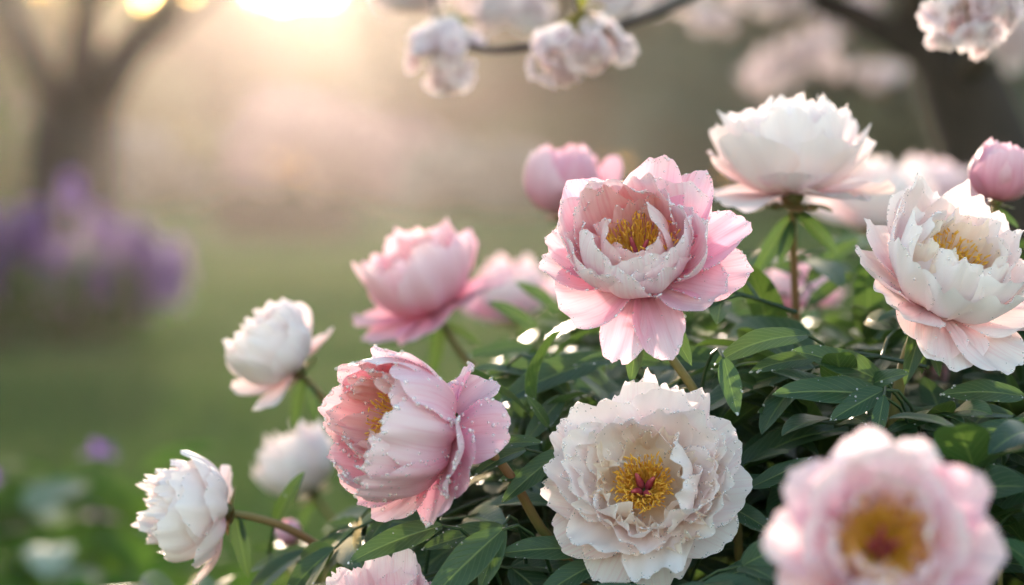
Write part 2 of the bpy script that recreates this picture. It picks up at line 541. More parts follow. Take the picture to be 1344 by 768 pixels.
M['foliage_olive'] = leaf_mat('foliage_olive', (0.090, 0.098, 0.055), (0.150, 0.150, 0.085), (0.33, 0.29, 0.14), 0.5, 0.6, veins=False, spec=0.2)
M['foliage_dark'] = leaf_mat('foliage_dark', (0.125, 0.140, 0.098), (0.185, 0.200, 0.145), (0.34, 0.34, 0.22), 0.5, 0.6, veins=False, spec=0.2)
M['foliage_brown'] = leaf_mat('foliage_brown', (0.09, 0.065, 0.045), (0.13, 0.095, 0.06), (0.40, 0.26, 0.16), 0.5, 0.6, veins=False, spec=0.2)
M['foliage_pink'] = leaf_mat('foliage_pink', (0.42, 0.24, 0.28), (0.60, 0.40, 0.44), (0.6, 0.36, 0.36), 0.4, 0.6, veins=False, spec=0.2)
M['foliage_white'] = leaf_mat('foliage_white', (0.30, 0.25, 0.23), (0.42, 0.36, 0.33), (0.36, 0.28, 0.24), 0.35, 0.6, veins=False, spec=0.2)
M['foliage_pale'] = leaf_mat('foliage_pale', (0.20, 0.18, 0.11), (0.30, 0.27, 0.17), (0.55, 0.46, 0.28), 0.5, 0.6, veins=False, spec=0.1)  # pale peach tone paints a sunlit look into the far bushes
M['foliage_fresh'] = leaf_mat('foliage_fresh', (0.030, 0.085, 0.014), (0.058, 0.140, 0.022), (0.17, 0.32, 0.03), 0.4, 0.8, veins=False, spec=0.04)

def gx(px, d): return (px - 672) / FPX * d
# far tree line: (photo x, distance, height, material, label)
far = [
    (-120, 66, 12, 'foliage_olive', 'dark green tree far behind the purple flowers, out past the left frame edge'),
    (-30, 78, 6.8, 'foliage_olive', 'hazy olive tree left of the forked trunk, at the left frame edge'),
    (60, 82, 6.9, 'foliage_brown', 'hazy olive tree far behind the forked tree trunk at left'),
    (175, 84, 6.5, 'foliage_olive', 'low olive tree in haze just right of the forked trunk'),
    (285, 76, 6.9, 'foliage_brown', 'low brownish tree in haze, left of where the sun glows'),
    (345, 83, 7.0, 'foliage_olive', 'hazy olive tree farthest back, just left of the sun glow'),
    (410, 80, 6.9, 'foliage_olive', 'lowest hazy tree, directly beneath the bright sun glow'),
    (520, 72, 6.4, 'foliage_brown', 'small brown tree in haze, just right of the sun glow'),
    (600, 66, 7.5, 'foliage_olive', 'hazy olive tree behind the left hanging blossom cluster'),
    (665, 76, 13, 'foliage_olive', 'tall olive tree farthest back, between the two left hanging blossom clusters'),
    (780, 78, 15, 'foliage_dark', 'tall dark tree farthest back, right of the middle hanging blossom cluster'),
    (720, 62, 13, 'foliage_olive', 'olive hazy tree behind the middle hanging blossom cluster'),
    (830, 64, 13, 'foliage_olive', 'olive tree far behind the central pink peony'),
    (935, 58, 12, 'foliage_dark', 'dark green far tree left of the tall white peony'),
    (1060, 62, 13, 'foliage_dark', 'dark far tree above the tall white peony'),
    (1180, 58, 12, 'foliage_dark', 'dark far tree just left of the leaning cherry trunk'),
    (1250, 78, 15, 'foliage_dark', 'tallest dark tree farthest back, behind the leaning cherry trunk'),
    (540, 80, 6.6, 'foliage_olive', 'hazy olive tree farthest back, right of the sun glow'),
    (1195, 74, 14, 'foliage_olive', 'olive far tree seen through the limb of the cherry tree'),
    (1345, 72, 14, 'foliage_dark', 'dark far tree at the right frame edge, right of the cherry trunk'),
    (1310, 64, 13, 'foliage_olive', 'olive far tree behind the pink bud at the right edge'),
    (1440, 58, 12, 'foliage_dark', 'dark far tree out past the right frame edge'),
]
for i, (px, d, h, mt, lb) in enumerate(far):
    tree('background_tree', lb, 'tree', 'hazy trees beyond the lawn', (gx(px, d), d, 0), h, 0.16 + 0.012 * h, M[mt], 0.22 * h if h > 7 else 1.4, 11000 if h > 7 else 10000, 0.26, 30 + i, spread=0.22 * h, fork=0.12)
rng = np.random.default_rng(3)
cs = []
for sx in (-1, 1):
    for k in range(90):
        cs.append((sx * rng.uniform(19 if sx < 0 else 20, 75), rng.uniform(58, 82), rng.uniform(0.8, 9)))
mb = MB(); leaf_cloud(mb, rng, cs, rng.uniform(1.6, 2.8, len(cs)), 26000, 0.36)
tag(mb.build('woodland', M['foliage_dark'], smooth=False), kind='stuff')
# hedge bushes along the far edge of the lawn
hedge = [(-60, 52, 2.2, 3.2, 'foliage_fresh', 'sunlit yellow green bush left of the forked trunk'),
         (180, 50, 1.5, 2.6, 'foliage_white', 'pale flowering bush right of the forked trunk'),
         (290, 54, 1.7, 3.4, 'foliage_pale', 'hazy olive bush at the lawn edge left of the sun'),
         (400, 50, 2.3, 3.0, 'foliage_pink', 'soft pink flowering bush under the sun glow'),
         (500, 56, 2.0, 3.2, 'foliage_pink', 'dusty pink flowering bush right of the sun glow'),
         (583, 47, 1.3, 1.8, 'foliage_white', 'pale flowering bush above the mid pink peony'),
         (662, 45, 1.2, 1.6, 'foliage_white', 'pale flowering bush left of the round pink bloom'),
         (760, 54, 2.2, 3.6, 'foliage_olive', 'hazy olive bush behind the round pink bloom'),
         (890, 50, 2.3, 3.8, 'foliage_dark', 'dark bush far behind the central pink peony'),
         (1030, 52, 2.4, 3.8, 'foliage_dark', 'dark bush far behind the tall white peony'),
         (1160, 50, 2.2, 3.4, 'foliage_olive', 'olive bush behind the pale blurred blooms at right'),
         (1300, 50, 2.2, 3.6, 'foliage_dark', 'dark bush behind the right edge bud'),
         (20, 60, 3.4, 3.6, 'foliage_fresh', 'tall hazy bush behind the purple flowers, below the fork of the trunk'),
         (170, 64, 3.4, 3.6, 'foliage_pale', 'tall hazy bush farthest back, right of the forked trunk'),
         (625, 60, 3.4, 3.6, 'foliage_brown', 'tall brownish bush between the two pale flowering bushes'),
         (700, 62, 3.2, 3.6, 'foliage_olive', 'tall olive bush directly behind the round pink bloom'),
         (1360, 60, 3.6, 3.6, 'foliage_dark', 'tall dark bush at the right frame edge'),
         (1335, 57, 5.0, 3.6, 'foliage_dark', 'tallest dark bush, between cherry trunk and right frame edge'),
         (100, 66, 4.2, 4.2, 'foliage_pale', 'tallest hazy bush, directly behind the forked trunk'),
         (-20, 56, 3.0, 3.6, 'foliage_olive', 'hazy bush cut by the left frame edge, behind the purple flowers')]
for i, (px, d, h, wd, mt, lb) in enumerate(hedge):
    rng = np.random.default_rng(70 + i)
    root = empty('background_bush', (gx(px, d), d, 0), lb, 'bush', 'bushes along the far edge of the lawn')
    mb = MB()
    for k in range(5):
        e = np.array((rng.normal(0, wd * 0.2), rng.normal(0, 0.3), h * rng.uniform(0.4, 0.8)))
        tube(mb, bez((rng.normal(0, 0.1), rng.normal(0, 0.1), 0), (0, 0, h * 0.3), e - np.array((0, 0, 0.2)), e, 6), np.linspace(0.035, 0.012, 6), 5)
    mb.build('branches', M['bark'], root)
    cs = np.stack([rng.normal(0, wd * 0.26, 16), rng.normal(0, 0.5, 16), rng.uniform(0.25, 0.8, 16) * h], 1)
    mb = MB(); leaf_cloud(mb, rng, cs, 0.36 * h, 4200, 0.12)
    mb.build('foliage', M[mt], root, smooth=False)
M['box_leaf'] = leaf_mat('foliage_box', (0.022, 0.024, 0.013), (0.048, 0.046, 0.026), (0.05, 0.05, 0.02), 0.12, 0.7, veins=False, spec=0.1)
# low dark box shrubs on the lawn
for i, (px, d, wd, lb) in enumerate([(325, 30, 1.15, 'low dark clipped shrub on the lawn, left one of the pair'), (406, 30, 1.0, 'low dark clipped shrub on the lawn, right one of the pair')]):
    rng = np.random.default_rng(90 + i)
    root = empty('low_shrub', (gx(px, d), d, 0), lb, 'shrub', 'pair of low dark shrubs on the lawn')
    mb = MB(); tube(mb, [(0, 0, 0), (0.01, 0, 0.15), (0, 0.01, 0.3)], (0.05, 0.04, 0.02), 6); mb.build('stem', M['bark'], root)
    cs = np.stack([rng.normal(0, wd * 0.42, 12), rng.normal(0, 0.2, 12), rng.uniform(0.12, 0.42, 12)], 1)
    mb = MB(); leaf_cloud(mb, rng, cs, 0.30, 5200, 0.06); mb.build('foliage', M['box_leaf'], root, smooth=False)

# forked tree at left
def path_px(pts, d):
    return np.array([P(a, b, d) for a, b in pts])
rng = np.random.default_rng(5)
D = 20.0
base = P(100, 360, D); base[2] = 0
root = empty('forked_tree', base, 'forked brown tree rising behind the purple flowers at left', 'tree')
def loc_tube(mb, pts, rads, seg=10):
    tube(mb, np.asarray(pts) - base, rads, seg)
def smooth_path(pts, n=16):
    pts = np.asarray(pts, float)
    t = np.linspace(0, 1, len(pts)); s = np.linspace(0, 1, n)
    lin = np.stack([np.interp(s, t, pts[:, k]) for k in range(3)], 1)
    for _ in range(2):
        lin[1:-1] = (lin[:-2] + 2 * lin[1:-1] + lin[2:]) / 4
    return lin
mb = MB(); loc_tube(mb, smooth_path([base, P(99, 300, D), P(97, 220, D), P(100, 140, D)]), np.linspace(0.46, 0.35, 16), 14)
mb.build('trunk', M['bark'], root)
tips = []
for pts, r0, r1 in (([(105, 170), (150, 90), (205, 20), (260, -60), (330, -190)], 0.21, 0.07),
                    ([(98, 165), (108, 80), (116, 0), (125, -90), (110, -220)], 0.18, 0.06),
                    ([(92, 175), (60, 110), (30, 50), (5, -20), (-60, -130)], 0.15, 0.06),
                    ([(150, 92), (200, 60), (250, 15), (300, -20), (390, -120)], 0.07, 0.03)):
    q = smooth_path([P(a, b, D + rng.normal(0, 0.3) * k) for k, (a, b) in enumerate(pts)])
    mb = MB(); loc_tube(mb, q, np.linspace(r0, r1, 16), 9); mb.build('limb', M['bark'], root)
    tips += [q[-1] - base, q[-3] - base]
cs = []
for t in tips:
    for _ in range(4):
        cs.append(t + rng.normal(0, 0.9, 3) * np.array((1, 1, 0.45)) + np.array((0, 0, 0.75)))
for _ in range(8):
    cs.append(P(rng.uniform(-80, 290), rng.uniform(-70, -20), D + rng.normal(0, 0.6)) - base)
mb = MB(); leaf_cloud(mb, rng, cs, rng.uniform(0.25, 0.6, len(cs)), 3600, 0.055)
mb.build('crown', M['foliage_olive'], root, smooth=False)

# ------------------------------------------------------------------ purple flower clump (left, 12.5 m)
M['purple'] = plain_mat('purple_flower', [(0.32, 0.15, 0.52), (0.46, 0.26, 0.64)], 50, 0.6, tmix=0.5)
M['foliage_grey'] = leaf_mat('foliage_greygreen', (0.025, 0.055, 0.028), (0.055, 0.125, 0.038), (0.14, 0.34, 0.06), 0.45, 0.5, veins=False, spec=0.3)
D = 12.5
rng = np.random.default_rng(11)
base = P(70, 455, D); base[2] = 0
root = empty('purple_flower_clump', base, 'large clump of tall purple flower spikes in front of the forked tree', 'flower clump')
mb = MB()
n = 420
for k in range(n):
    a = rng.uniform(0, 6.283); q = math.sqrt(rng.random())
    p0 = np.array((0.35 * q * math.cos(a), 0.2 * q * math.sin(a), 0))
    hh_ = rng.uniform(0.22, 0.46) * (1.05 - 0.35 * q)
    p1 = p0 + np.array((0.32 * q * math.cos(a) + rng.normal(0, 0.06), 0.25 * q * math.sin(a), hh_))
    path = bez(p0, p0 + (0, 0, hh_ * 0.5), p1 - (0, 0, 0.05), p1, 6)
    s = rng.uniform(0.008, 0.016)
    x = nrm(np.cross(p1 - p0, rng.normal(0, 1, 3)))
    wv = s * np.array((0.4, 0.9, 1, 1, 0.7, 0.05))[:, None]
    mb.add(np.stack([path - x * wv, path + x * wv], 0).reshape(-1, 3), grid_faces(2, 6))
leaf_cloud(mb, rng, np.stack([rng.normal(0, 0.26, 40), rng.normal(0, 0.2, 40), rng.uniform(0.04, 0.38, 40)], 1), 0.15, 6500, 0.034)
mb.build('foliage', M['foliage_grey'], root)
spk = [(93, 250), (44, 288), (128, 296), (186, 318), (232, 340), (10, 300), (-30, 296)]
for k in range(34):
    a = rng.uniform(-45, 225)
    spk.append((a, rng.uniform(285 + 0.16 * max(a, 0), 392)))
for k, (a, b) in enumerate(spk):
    tip = P(a, b - 22, D - 0.2 + rng.normal(0, 0.12)) - base
    ft = np.array((tip[0] * 0.7, tip[1] * 0.5, 0.0))
    q = bez(ft, ft + (0, 0, tip[2] * 0.5), tip - (0, 0, 0.2), tip, 10)
    mb = MB(); tube(mb, q, np.linspace(0.006, 0.003, 10), 5)
    st = mb.build('flower_stem', M['foliage_grey'], root)
    mb = MB()
    L = rng.uniform(0.18, 0.27)
    nf = 130
    for j in range(nf):
        f = j / nf
        c = tip - np.array((0, 0, L * f))
        a_ = j * 2.4
        o = np.array((math.cos(a_), math.sin(a_), 0.25)) * (0.016 + 0.056 * f ** 0.6) * rng.uniform(0.7, 1.1)
        e1 = nrm(np.cross(o, (0, 0, 1))) * 0.030
        e2 = nrm(o) * 0.034
        mb.add([c + o * 0.4, c + o + e1, c + o + e2, c + o - e1], [(0, 1, 2, 3)])
    mb.build('flower_spike', M['purple'], root, smooth=False)

# ------------------------------------------------------------------ petals and blooms
def petal(rng, R_, L, W, angs, phi, r0=0.05, z0=0.0, cup=0.8, ruf=0.03, jag=0.05, rd=0.30, notch=0.0, flare=0.0, bw=0.32, rc=0.5, nu=19, nv=17, side=0.0, fold=0.0, tilt=0.0):
    """One petal as a grid in the bloom's frame. All lengths are in bloom radii R_. angs: angle from the bloom's axis along the petal,
    from claw to tip (0 = along the axis, 90 = straight out, negative = closing over the centre)."""
    u = np.linspace(-1, 1, nu)
    u = np.sin(u * math.pi / 2) * 0.6 + u * 0.4
    v = np.linspace(0, 1, nv)
    end = 1 - rd * (1 - np.sqrt(np.clip(1 - (0.985 * u) ** 2, 0, 1))) + jag * (0.6 * wob(rng, u, (4, 7)) + 0.38 * wob(rng, u, (13, 19, 29)))
    if notch > 0:
        end = end - notch * np.exp(-((u - rng.uniform(-0.35, 0.35)) / 0.10) ** 2)
    U, V = np.meshgrid(u, v, indexing='ij')
    V = V * end[:, None]
    # spine
    t = np.linspace(0, 1.25, 64)
    th = np.radians(np.interp(t, np.linspace(0, 1, len(angs)), angs))
    th = np.convolve(np.pad(th, 6, mode='edge'), np.ones(13) / 13, 'valid')
    dt = t[1] - t[0]
    rs = r0 + np.concatenate(([0], np.cumsum(np.sin(th[:-1]) * dt * L)))
    zs = z0 + np.concatenate(([0], np.cumsum(np.cos(th[:-1]) * dt * L)))
    Vc = np.clip(V, 0, 1.25)
    r = np.interp(Vc, t, rs); z = np.interp(Vc, t, zs); tv = np.interp(Vc, t, th)
    x = np.clip(Vc / 0.58, 0, 1)
    wid = W * (bw + (1 - bw) * (x * x * (3 - 2 * x))) * (1 - 0.10 * np.clip((Vc - 0.62) / 0.38, 0, 1.3) ** 2)
    ej = jag * 0.35
    wl = 1 + ej * wob(rng, v * 6, (1.5, 3.3, 6))
    wr = 1 + ej * wob(rng, v * 6, (1.5, 3.3, 6))
    wid = wid * np.where(U < 0, wl[None, :], wr[None, :])
    s = U * wid
    kap = cup / np.maximum(np.abs(r), rc)
    al = np.clip(s * kap, -1.5, 1.5)
    lat = np.where(np.abs(al) < 1.5, np.sin(al) / np.maximum(kap, 1e-5), s)
    inn = (1 - np.cos(al)) / np.maximum(kap, 1e-5)
    a2 = np.abs(U)
    ph1, ph2, ph3 = rng.uniform(0, 6.283, 3)
    f1 = rng.uniform(3.5, 5.5); f2 = rng.uniform(8, 12)
    ruff = ruf * (V ** 2) * ((0.25 + a2 ** 2) * np.sin(f1 * U + ph1 + 1.5 * V) + 0.45 * np.sin(f2 * U + ph2 + 3 * V) * np.clip(V - 0.45, 0, 1) * 1.6)
    # ruffling along the side edges
    ruff = ruff + ruf * 0.8 * np.clip(a2 - 0.6, 0, 1) * 2.0 * V * np.sin(7.5 * V + ph3 + np.where(U < 0, 2.0, 0.0))
    # two or three broad lengthwise folds
    ruff = ruff + 0.018 * np.sin(U * rng.uniform(5, 8) + ph2) * np.sin(np.clip(V, 0, 1) * math.pi) * L
    inn = inn + ruff - flare * np.clip(V - 0.55, 0, 1) ** 2 * L * 2.2 + fold * a2 * wid + tilt * U * wid * np.clip(V * 1.4 - 0.3, 0, 1)
    nr, nz = -np.cos(tv), np.sin(tv)
    pr = r + nr * inn
    pz = z + nz * inn
    lat = lat + side * V ** 1.5 * L
    c, s_ = math.cos(phi), math.sin(phi)
    X = (pr * c - lat * s_) * R_
    Y = (pr * s_ + lat * c) * R_
    G = np.stack([X, Y, pz * R_], 2)
    uv = np.stack([U * 0.5 + 0.5, V], 2)
    return G, uv

def drops(mb, rng, G, n, rmin, rmax, prefer=None, edge=0.75, flat=0.75):
    """dew beads on a petal or leaf grid, most of them along the rim"""
    nu, nv = G.shape[:2]
    du = np.gradient(G, axis=0); dv = np.gradient(G, axis=1)
    N = np.cross(du, dv); N /= np.linalg.norm(N, axis=2)[:, :, None] + 1e-12
    ve, fe = ICO1
    cl = rng.random(5); cb = rng.uniform(0.35, 1, 5)
    for _ in range(n):
        q = rng.random()
        kc = int(rng.integers(0, 5))
        if q < edge * 0.55:
            a, b = (rng.uniform(0, 1) if rng.random() < 0.4 else cl[kc] + rng.normal(0, 0.07)), 1 - abs(rng.normal(0, 0.028))
        elif q < edge:
            a = abs(rng.normal(0, 0.03)); b = rng.uniform(0.3, 1) if rng.random() < 0.4 else cb[kc] + rng.normal(0, 0.06)
            if rng.random() < 0.5: a = 1 - a
        else:
            a, b = cl[kc] + rng.normal(0, 0.22), cb[kc] + rng.normal(0, 0.2)
        a = min(max(a, 0), 0.9999) * (nu - 1); b = min(max(b, 0), 0.9999) * (nv - 1)
        i, j = int(a), int(b); fa, fb = a - i, b - j
        p = (G[i, j] * (1 - fa) * (1 - fb) + G[i + 1, j] * fa * (1 - fb) + G[i, j + 1] * (1 - fa) * fb + G[i + 1, j + 1] * fa * fb)
        nn = N[i, j]
        if prefer is not None:
            sgn = 1 if nn @ prefer > 0 else -1
            if rng.random() < 0.12: sgn = -sgn
        else:
            sgn = rng.choice((-1, 1))
        r = rmin + (rmax - rmin) * rng.random() ** 3.6
        nn = nn * sgn
        V = ve * r
        V = V - np.outer(V @ nn, nn) * (1 - flat)
        mb.add(V + p + nn * r * flat * 0.55, fe)

def leaflet(mb, rng, p, d, up, L, W, droop=0.5, fold=0.25, nu=7, nv=15, wave=0.05, twist=0.0):
    """a lance-shaped leaflet from p along d, its upper face towards up, folded a little along the midrib, its tip drooping"""
    d = nrm(d); up = np.asarray(up, float)
    sidev = nrm(np.cross(d, up)); n = np.cross(sidev, d)
    t = np.linspace(0, 1, nv)
    ang = -droop * t ** 1.3
    step = L / (nv - 1)
    dirs = np.cos(ang)[:, None] * d + np.sin(ang)[:, None] * n
    nors = np.cos(ang)[:, None] * n - np.sin(ang)[:, None] * d
    sp = p + np.concatenate((np.zeros((1, 3)), np.cumsum(dirs[:-1] * step, axis=0)))
    wv = W * (t + 0.015) ** 0.62 * (1 - t) ** 0.78 * 1.86
    wv[-1] = W * 0.008
    u = np.linspace(-1, 1, nu)
    U, T = np.meshgrid(u, t, indexing='ij')
    Wd = wv[None, :] * (1 + wave * np.sin(9 * T + rng.uniform(0, 6.3) + U))
    tw = twist * T
    lat = U * Wd
    up_ = np.abs(U) * Wd * fold - 0.55 * fold * (U * Wd) ** 2 / max(W, 1e-6) + wave * Wd * np.sin(13 * T + rng.uniform(0, 6.3)) * U ** 2
    lat, up_ = lat * np.cos(tw) - up_ * np.sin(tw), lat * np.sin(tw) + up_ * np.cos(tw)
    G = sp[None] + sidev * lat[:, :, None] + nors[None] * up_[:, :, None]
    mb.add(G, grid_faces(nu, nv), np.stack([U * 0.5 + 0.5, T], 2))
    return G

GROUND_CENTRE = np.array((0.40, 2.0, 0.0))
HERO = []        # photo x, y, radius, depth of every bloom, so leaves leave them free

def bloom(label, px, py, d, Rpx, axis, layers, seed, mats, guards=(), open_=0.0, stamens=0, st_len=0.30, st_r=0.16, st_z=0.10, pistil=True, dew=0, dew_r=(0.0005, 0.0014),
          stem_to=None, stem_r=0.0032, bracts=2, group='peony blooms on the bush', cat='peony', name='peony', res=1.0, roll=0.0, keep=None, sepals=5, dew_edge=0.75, stem_bend=0.10, bract_dirs=None, sepal_k=1.0):
    rng = np.random.default_rng(seed)
    Rm = Rpx / FPX * d
    pos = P(px, py, d)
    a = nrm(axis[0] * RGT + axis[1] * UPV - axis[2] * FWD)
    toc = nrm(CAMV - pos)
    x = nrm(toc - a * (toc @ a)); y = np.cross(a, x)
    mw = Matrix(((x[0], y[0], a[0], pos[0]), (x[1], y[1], a[1], pos[1]), (x[2], y[2], a[2], pos[2]), (0, 0, 0, 1)))
    root = empty(name, None, label, cat, group, mw)
    inv = np.array(mw.inverted())[:3]
    def L_(p): return inv[:, :3] @ np.asarray(p) + inv[:, 3]
    def Ld(v_): return inv[:, :3] @ np.asarray(v_)
    HERO.append((px + axis[0] * Rpx * 0.35, py - axis[1] * Rpx * 0.35, Rpx * (keep or (0.4 if 'out of focus' in group or Rpx < 40 else 1.0)), d))
    grids = []
    def put(**k):
        mt = k.pop('mat')
        nu = max(7, int((k.pop('nu', 37)) * res)); nv = max(7, int((k.pop('nv', 25)) * res))
        k.setdefault('jag', 0.028); k.setdefault('rd', 0.46 if mt == 'guard' else 0.40)
        G, uv = petal(rng, Rm, nu=nu, nv=nv, **k)
        mb = MB(); mb.add(G, grid_faces(nu, nv), uv)
        mb.build('petal', mats[mt], root)
        grids.append((G, k['L'] * k['W']))
    for g in guards:
        g = dict(g); g.setdefault('tilt', rng.normal(0, 0.14)); g.setdefault('side', rng.normal(0, 0.06)); g.setdefault('ruf', rng.uniform(0.03, 0.07)); g['phi'] = R(g['phi']) + roll
        g.setdefault('mat', 'guard'); g.setdefault('r0', 0.06)
        put(**g)
    for ly in layers:
        ly = dict(ly)
        n = ly.pop('n'); off = R(ly.pop('off', 0)); ja = ly.pop('ja', 8); op = ly.pop('open', open_); opa = ly.pop('open_ang', 0.0); skip = ly.pop('skip', None)
        for i in range(n):
            phi = off + 2 * math.pi * i / n + rng.normal(0, 0.10) + roll
            front = (0.5 + 0.5 * math.cos(phi - roll)) ** 1.6
            if skip and rng.random() < skip * front: continue
            k = dict(ly)
            k['L'] = ly['L'] * rng.uniform(0.9, 1.1) * (1 - op * front)
            k['W'] = ly['W'] * rng.uniform(0.88, 1.12)
            dj = rng.normal(0, ja)
            k['angs'] = [q + dj * (m_ + 0.6) / len(ly['angs']) + opa * front * (m_ + 1) / len(ly['angs']) for m_, q in enumerate(ly['angs'])]
            k['r0'] = ly.get('r0', 0.05) * rng.uniform(0.85, 1.15) + (0.025 if i % 2 else 0)
            k['phi'] = phi
            k['tilt'] = rng.normal(0, 0.22); k['side'] = rng.normal(0, 0.05)
            k['flare'] = ly.get('flare', 0) + max(0, rng.normal(0.02, 0.10))
            k['ruf'] = ly.get('ruf', 0.05) * rng.uniform(0.6, 1.35)
            if rng.random() < 0.35: k['notch'] = k.get('notch', 0) + rng.uniform(0.03, 0.09)
            put(**k)
    # stamens
    if stamens:
        mb = MB()
        for k in range(int(stamens * 1.7)):
            q = math.sqrt((k + 0.5) / (stamens * 1.7)); a_ = k * 2.39996
            rr_ = st_r * (0.45 + 0.55 * q)
            p0 = np.array((rr_ * 0.7 * math.cos(a_), rr_ * 0.7 * math.sin(a_), st_z))
            ln = st_len * rng.uniform(0.5, 1.2)
            out = 0.25 + 0.55 * q
            dr = nrm((math.cos(a_) * out + rng.normal(0, 0.1), math.sin(a_) * out + rng.normal(0, 0.1), 1.0))
            p1 = p0 + dr * ln
            pm = p0 + dr * ln * 0.5 + np.array((math.cos(a_), math.sin(a_), 0)) * 0.02
            tube(mb, np.array([p0, pm, p1]) * Rm, np.array((0.006, 0.005, 0.004)) * Rm, 4)
            an_ = nrm(dr + rng.normal(0, 0.5, 3))
            tube(mb, np.array([p1 - an_ * 0.03, p1 - an_ * 0.014, p1 + an_ * 0.016, p1 + an_ * 0.034]) * Rm, np.array((0.005, 0.010, 0.009, 0.003)) * Rm, 5)
        mb.build('stamens', M['stamen'], root)
        if pistil:
            mb = MB()
            for k in range(4):
                a_ = k * 1.571 + 0.4
                p0 = np.array((0.05 * math.cos(a_), 0.05 * math.sin(a_), st_z - 0.02))
                p1 = p0 + np.array((0.04 * math.cos(a_), 0.04 * math.sin(a_), st_len * 0.62))
                p2 = p1 + np.array((0.05 * math.cos(a_), 0.05 * math.sin(a_), st_len * 0.12))
                tube(mb, bez(p0 * Rm, (p0 * 0.4 + p1 * 0.6) * Rm, p1 * Rm, p2 * Rm, 8), np.array((0.036, 0.042, 0.042, 0.038, 0.030, 0.024, 0.024, 0.012)) * Rm, 7)
            mb.build('pistil', M['pistil'], root)
    # calyx: receptacle, sepals
    mb = MB()
    tube(mb, np.array([(0, 0, -0.16), (0, 0, -0.11), (0, 0, -0.04), (0, 0, 0.03)]) * Rm, np.array((0.055, 0.12, 0.15, 0.12)) * Rm, 10)
    mb.build('receptacle', M['sepal'], root)
    for k in range(sepals):
        a_ = k * 6.283 / max(sepals, 1) + rng.uniform(-0.3, 0.3)
        G, uv = petal(rng, Rm, L=rng.uniform(0.26, 0.36) * sepal_k, W=rng.uniform(0.11, 0.15), angs=[98, 90, 86, 90] if sepal_k < 1.2 else [98, 96, 104, 118], phi=a_, r0=0.06, z0=-0.12, cup=0.8, ruf=0.0, jag=0.02, rd=0.5, nu=9, nv=9, rc=0.2)
        mb = MB(); mb.add(G, grid_faces(9, 9), uv); mb.build('sepal', M['sepal'], root)
    # stem
    p0 = np.array((0, 0, -0.14 * Rm))
    if stem_to is None:
        e = GROUND_CENTRE + np.array((rng.normal(0, 0.12), rng.normal(0, 0.1), 0.0))
        pe = [L_(e)]
    else:
        way = P(*stem_to)
        e = GROUND_CENTRE + np.array((rng.normal(0, 0.12), rng.normal(0, 0.1), 0.0))
        pe = [L_(way), L_(e)]
    q = bez(p0, p0 - np.array((0, 0, stem_bend * 0.5)), pe[0] + (p0 - pe[0]) * 0.3, pe[0], 12)
    rad = np.linspace(stem_r * 0.85, stem_r, 12)
    if len(pe) > 1:
        dirn = nrm(q[-1] - q[-2])
        gap = np.linalg.norm(pe[1] - pe[0])
        q2 = bez(pe[0], pe[0] + dirn * gap * 0.25, pe[1] + Ld((0, 0, 1)) * gap * 0.3, pe[1], 14)[1:]
        q = np.concatenate([q, q2]); rad = np.concatenate([rad, np.linspace(stem_r, stem_r * 1.4, 13)])
    mb = MB(); tube(mb, q, rad, 9); mb.build('stem', M['stem'], root)
    # narrow leaves just below the bloom
    down = Ld((0, 0, -1))
    bl = bract_dirs or [(rng.uniform(-1, 1), rng.uniform(-1.2, -0.3), rng.uniform(-0.3, 0.5)) for _ in range(bracts)]
    for k, bd in enumerate(bl):
        p_ = q[0] + (q[1] - q[0]) * (0.15 + 0.4 * k)
        dv_ = nrm(Ld(bd[0] * RGT + bd[1] * UPV - bd[2] * FWD))
        ln = (bd[3] if len(bd) > 3 else rng.uniform(0.6, 0.85)) * Rm
        mb = MB()
        G = leaflet(mb, rng, p_, dv_, -down * 0.6 + Ld(-FWD) * 0.8, ln, ln * 0.17, droop=0.35, fold=0.5, nv=13)
        mb.build('leaf', M['leaf'], root)
    if dew:
        mb = MB()
        wts = np.array([g[1] for g in grids]); wts = wts / wts.sum()
        pf = Ld(toc * 0.75 + np.array((0, 0, 0.8)))
        cnt = rng.multinomial(dew, wts)
        for (G, _), c in zip(grids, cnt):
            drops(mb, rng, G, c, dew_r[0], dew_r[1], pf, edge=dew_edge)
        tag(mb.build('dew', M['dew'], root), kind='stuff')
    return root

PINK = dict(guard=M['pink_guard'], bowl=M['pink_bowl'], inner=M['pink_inner'])
WHITE = dict(guard=M['white_guard'], bowl=M['white_bowl'], inner=M['white_inner'])
BLUSH = dict(guard=M['blush_guard'], bowl=M['blush_bowl'], inner=M['pink_inner'])
BUD = dict(guard=M['bud_petal'], bowl=M['bud_petal'], inner=M['bud_petal'])

